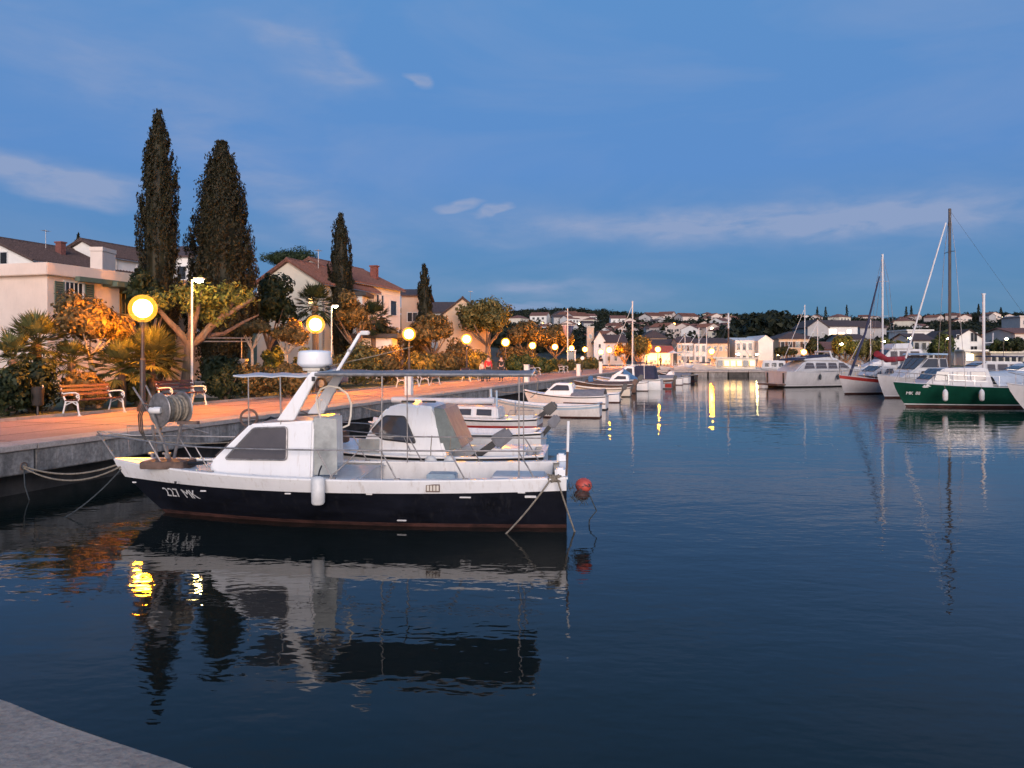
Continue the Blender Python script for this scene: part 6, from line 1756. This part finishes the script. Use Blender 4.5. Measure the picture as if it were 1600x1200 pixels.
# two boats between: pink-lit bow and red-striped sloop
C_ = Boat('pale_bow_yacht', 'white yacht whose tall pale bow shows left of the green hull', (29.5, 54.5), (X(1364, 52), 51.4), group=YG)
big_hull(C_, 'gel_shade', 'antifoul', (1.1, 1.1, 1.5), 2.9, rake=.17)
C_.cabin('wheelhouse', M['gel_shade'], [(C_.L - 5.6, 1.1), (C_.L - 5.4, 2.55), (C_.L - 4.1, 2.6), (C_.L - 2.6, 1.75), (C_.L - 1.6, 1.3)], 1.15, .95, .08, front=.5)
for k in range(2): C_.side_windows([rpoly([(C_.L - 3.9 - k * .95 + (.75 if k == 0 else 0), 1.95), (C_.L - 4.0 - k * .95 + (.1 if k == 0 else .05), 2.55), (C_.L - 4.75 - k * .75, 2.55), (C_.L - 4.8 - k * .75, 1.95)], .06)], 'glass', 'gel_shade', .02)
pulpit(C_)
windscreen(C_, (C_.L - 2.75, 1.86), (C_.L - 4.0, 2.72), .66, .70)
C_.cabin('cabin_roof', M['skyblue'], [(C_.L - 5.9, 2.78), (C_.L - 5.9, 2.88), (C_.L - 4.0, 2.90), (C_.L - 3.8, 2.8)], 1.15, 1.05, .03)
D = Boat('red_trimmed_sloop', 'white sloop with red stripe, red sail cover and white mast', (28.5, 60), (X(1308, 57), 56.6), group=YG)
big_hull(D, 'gel_shade', 'antifoul', (1.0, 1.0, 1.35), 2.8, 'reddk', rake=.15)
loc = D.loc
D.cabin('coachroof', M['gel_shade'], [(D.L - 5.6, 1.0), (D.L - 5.4, 1.95), (D.L - 4.3, 2.0), (D.L - 2.6, 1.3)], 1.0, .8, .07, front=.6)
D.side_windows([rpoly([(D.L - 4.1, 1.42), (D.L - 4.5, 1.8), (D.L - 5.15, 1.8), (D.L - 5.2, 1.42)], .05), rpoly([(D.L - 3.2, 1.36), (D.L - 3.55, 1.55), (D.L - 3.95, 1.72), (D.L - 3.95, 1.38)], .04)], 'glass', 'gel_shade', .018)
ml = loc(1379, 560, 0); zt2 = loc(1380, 397, 0).z
mast_rig(D, ml.x, 1.0, zt2, .07, 'gel_shade', (zt2 * .55, zt2 * .8))
D.rail('sail_cover', [loc(1370, 553, 0), loc(1385, 562, 0), loc(1445, 558, 0)], [.26, .22, .14], 'redcan', 10)
D.rail('furled_jib', [loc(1327, 588, 0), loc(1352, 520, 0), loc(1374, 432, 0)], [.10, .085, .05], 'navyblue')
pulpit(D)
windscreen(D, (D.L - 3.3, 1.6), (D.L - 4.2, 1.97), .52, .55, 2)
# motor yacht, stern to the left
E_ = Boat('motor_yacht', 'sleek white motor yacht with blue canvas and dark swim platform', (X(1212, 70), 70), (X(1212, 70) + 10.2, 73.5), group=YG)
big_hull(E_, 'gel_shade', 'dark', (1.35, 1.3, 1.6), 3.3, rake=.16, transom=.92)
E_.cabin('superstructure', M['gel_shade'], [(.9, 1.3), (1.5, 1.75), (2.2, 2.2), (3.2, 2.36), (6.2, 2.3), (8.8, 1.45)], 1.4, 1.15, .10, front=.6)
for x0_, x1_ in ((1.95, 3.1), (3.25, 4.5), (4.65, 5.7), (5.85, 6.9)):
    E_.side_windows([rpoly([(x0_, 1.58), (x0_ + (.35 if x0_ < 2 else .12), 2.14), (x1_ - (.35 if x0_ > 5.8 else 0), 2.12), (x1_ + (.35 if x0_ > 5.8 else .1), 1.60)], .06)], 'smoked', 'gel_shade', .02)
E_.cabin('flybridge', M['gel_shade'], [(2.2, 2.3), (2.3, 2.6), (5.4, 2.62), (6.1, 2.3)], 1.05, .9, .06)
E_.cabin('blue_canopy', M['navyblue'], [(1.0, 2.3), (1.2, 2.45), (5.0, 2.85), (5.2, 2.7)], 1.0, .9, .03)
E_.rail('radar_arch', [(5.2, -1.0, 2.4), (5.0, -.95, 3.1), (5.0, .95, 3.1), (5.2, 1.0, 2.4)], .08, 'gel_shade', 8)
MB().bx(-.9, -.02, -1.4, 1.4, .18, .30).build('swim_platform', M['oldwood'], E_.root)
for yy in (-1.1, 1.1): MB().box((-.05, yy, .8), (.06, .12, .9)).build('platform_bracket', M['black'], E_.root)
pulpit(E_, .6, .6)
E_.letters('RK 2207', 3.2 if False else 2.0 + 1.5, 1.02, .22, 1, 'dark') if False else None
for xx in (3.3, 5.2):
    q = wpt(E_, Vector((xx, -1.74, .9))); r = thing('yacht_fender', 'left dark fender on the motor yacht side' if xx < 4 else 'right dark fender on the motor yacht side', 'fender', tuple(q), 0, 'fenders on the motor yacht')
    b = MB(); b.lathe([(.03, -.25), (.10, -.2), (.11, .1), (.03, .25)], 12); b.build('body', M['rope_dark'], r, smooth_=True); MB().tube([(0, 0, .24), (0, .05, .5)], .012, 5).build('lanyard', M['rope'], r)
# bow entering from the right edge
H = Boat('white_bow_launch', 'white boat bow pushing in at the right edge before the green hull', (30.5, 37.2), (X(1573, 36.6), 36.6), group=YG)
big_hull(H, 'gel_shade', 'antifoul', (1.0, 1.0, 1.45), 2.6, rake=.22)
pulpit(H)
H.cabin('cabin', M['gel_shade'], [(1.0, 1.0), (1.1, 2.1), (3.2, 2.15), (4.8, 1.4)], 1.0, .85, .07, front=.6)
# yachts further behind, showing cabin tops and masts
for nm, lb, p0, Y0_, Ln, gunz, cab, mst in (
        ('white_cruiser', 'white cruiser with rounded flybridge behind the dark furled jib', 1322, 80, 9.5, 1.5, (3.4, 2.3), None),
        ('tall_wheelhouse_boat', 'white trawler yacht with dark sun awning behind the green sailboat', 1462, 66, 9.0, 1.2, (2.25, 1.8), None),
        ('ketch', 'ketch with pale mast and light arm behind the right-hand boats', 1512, 60, 10, 1.2, (2.1, 1.6), (1537, 460)),
        ('grey_motorboat', 'grey-white motorboat with low cabin near the boat club', 1556, 76, 9, 1.3, (2.5, 1.8), None)):
    bt = Boat(nm, lb, (X(p0, Y0_) + Ln, Y0_ + 1.5), (X(p0, Y0_), Y0_), group=YG)
    big_hull(bt, 'gel_shade', 'antifoul', (gunz - .15, gunz - .2, gunz + .2), 3.0)
    ztop, zsh = cab
    bt.cabin('cabin', M['gel_shade'], [(Ln * .18, gunz - .1), (Ln * .2, ztop), (Ln * .55, ztop + .05), (Ln * .66, zsh), (Ln * .85, gunz + .1)], 1.2, 1.0, .09, front=.55)
    for u0, u1 in ((.24, .34), (.36, .46), (.48, .56)):
        bt.side_windows([rpoly([(Ln * u0, gunz + .3), (Ln * u0, ztop - .2), (Ln * u1, ztop - .2), (Ln * u1, gunz + .3)], .06)], 'smoked', 'gel_shade', .02)
    windscreen(bt, (Ln * .65, zsh + .12), (Ln * .56, ztop - .08), .70, .76)
    if nm == 'tall_wheelhouse_boat': bt.cabin('sun_awning', M['navyblue'], [(Ln * .2, ztop + .35), (Ln * .2, ztop + .45), (Ln * .5, ztop + .5), (Ln * .52, ztop + .38)], 1.1, 1.05, .02); [bt.rail('awning_post', [(Ln * u, sd * .95, ztop), (Ln * u, sd * .95, ztop + .4)], .02) for u in (.22, .48) for sd in (1, -1)]
    if nm == 'white_cruiser': bt.cabin('flybridge', M['gel_shade'], [(Ln * .3, ztop), (Ln * .32, ztop + .6), (Ln * .5, ztop + .55), (Ln * .56, ztop)], 1.0, .85, .08)
    if mst:
        q = bt.loc(mst[0], mst[1], 0); mast_rig(bt, q.x, 1.2, q.z, .10, 'gel_shade', None)
        bt.rail('light_arm', [(q.x, 0, Z(536, Y0_)), (q.x - .75, 0, Z(535, Y0_)), (q.x - .78, 0, Z(520, Y0_))], .04, 'gel_shade')
        MB().box((q.x, 0, q.z + .03), (.3, .12, .08)).build('mast_head', M['gel_shade'], bt.root)
# slim masts of boats lying behind the mole
MG = 'yachts lying behind the mole'
for px_, pt, Yb, lb in ((991, 470, 113, 'sailing yacht with tall bright white mast behind the far lamps'), (1261, 476, 112, 'sailing yacht with slim mast behind the motor yacht'), (1095, 512, 116, 'sailing yacht with grey mast left of the excursion boat'),
                        (1107, 511, 117.5, 'sailing yacht with grey mast nearest the excursion boat'), (1281, 500, 116, 'sailing yacht with short mast before the low red roof'), (1364, 499, 114, 'sailing yacht with slim mast left of the red-trimmed sloop mast'), (1073, 520, 118, 'sailing yacht with thin mast before the golden house')):
    Ln = 7.0; xs_ = X(px_, Yb)
    bt = Boat('distant_yacht', lb, (xs_ + 3, Yb + .6), (xs_ - 4, Yb), group=MG)
    if px_ == 991: bt.root.location.z = 0
    big_hull(bt, 'gel_shade', 'antifoul', (.9, .9, 1.2), 2.3)
    bt.cabin('coachroof', M['gel_shade'], [(1.2, .9), (1.3, 1.35), (3.6, 1.4), (4.9, 1.0)], .75, .6, .05)
    mast_rig(bt, 3.2, .9, Z(pt, Yb), .10 if px_ == 991 else .065, 'gel_shade', (Z(pt, Yb) * .6,) if px_ == 991 else None)
    bt.rail('furled_stay', [(6.7, 0, 1.2), (3.3, 0, Z(pt, Yb) * .93)], .03, 'gel_shade', 5)
    bt.rail('boom', [(3.1, 0, 1.75), (.3, 0, 1.7)], .09, 'navyblue', 6)
# excursion boat behind the mole
S_ = Boat('excursion_boat', 'wooden excursion boat with lit saloon windows and varnished mast at the mole', (X(1186, 110), 110.6), (X(1083, 110), 110.2), cat='ship')
big_hull(S_, 'gel_shade', 'antifoul', (.95, .95, 1.9), 3.0, 'cream', rake=.10, transom=.8)
Ln = S_.L
S_.cabin('saloon', M['cream'], [(.7, .9), (.7, 2.35), (6.2, 2.35), (6.3, .95)], 1.25, 1.2, .05)
S_.cabin('saloon_roof', M['cream'], [(.4, 2.36), (.4, 2.48), (6.7, 2.52), (6.7, 2.38)], 1.42, 1.40, .03)
for i in range(6): S_.side_windows([wrect(.95 + i * .88, 1.65 + i * .88, 1.35, 2.1)], 'lit' if i not in (1, 5) else 'pane', 'cream', .03, (1,))
S_.rail('mast', [(4.1, 0, .9), (4.1, 0, Z(512, 110)), (4.1, 0, Z(490, 110))], [.14, .11, .07], 'oldwood', 8)
S_.rail('mast_top', [(4.1, 0, Z(513, 110)), (4.1, 0, Z(489, 110))], .115, 'gel_shade', 8)
for e_ in ((8.6, 0, 1.9), (6.5, 1.0, 1.6), (6.5, -1.0, 1.6), (1.0, 0, 2.4)): S_.rail('stay', [e_, (4.1, 0, Z(505, 110))], .02, 'rope_dark', 4)
W_ = Boat('white_ferry_launch', 'white launch with arched saloon windows beside the excursion boat', (X(1232, 112), 112.4), (X(1178, 112), 112), cat='boat')
big_hull(W_, 'gel_shade', 'antifoul', (.9, .9, 1.2), 2.4)
W_.cabin('saloon', M['gel_shade'], [(.6, .9), (.7, 2.1), (3.9, 2.1), (4.2, .95)], 1.0, .9, .08)
W_.side_windows([rpoly([(1.0 + i * 1.0, 1.2), (1.0 + i * 1.0, 1.75), (1.7 + i * 1.0, 1.75), (1.7 + i * 1.0, 1.2)], .15) for i in range(3)], 'pane', 'gel_shade', .02, (1,))
# parked scooters and cafe clutter on the plaza edge : a few individual chairs
cg = 'chairs on the cafe terrace'
ch = None
for i in range(12):
    if ch is None:
        ch = thing('cafe_chair', 'small pale chair on the cafe terrace', 'chair', group=cg)
        MB().box((0, 0, .45), (.45, .45, .05)).build('seat', M['w_cream'], ch); MB().box((0, .22, .75), (.45, .05, .45)).build('backrest', M['w_cream'], ch)
        for sx in (-.2, .2):
            for sy in (-.2, .2): MB().bar((sx, sy, 0), (sx, sy, .45), .02, 5).build('leg', M['pole'], ch)
        o = ch
    else: o = copy_tree(ch)
    o.location = (X(1012 + i * 7, 134), 132.6 + (i % 3) * 1.1, 1.012); o.rotation_euler = (0, 0, rnd.uniform(0, 6))
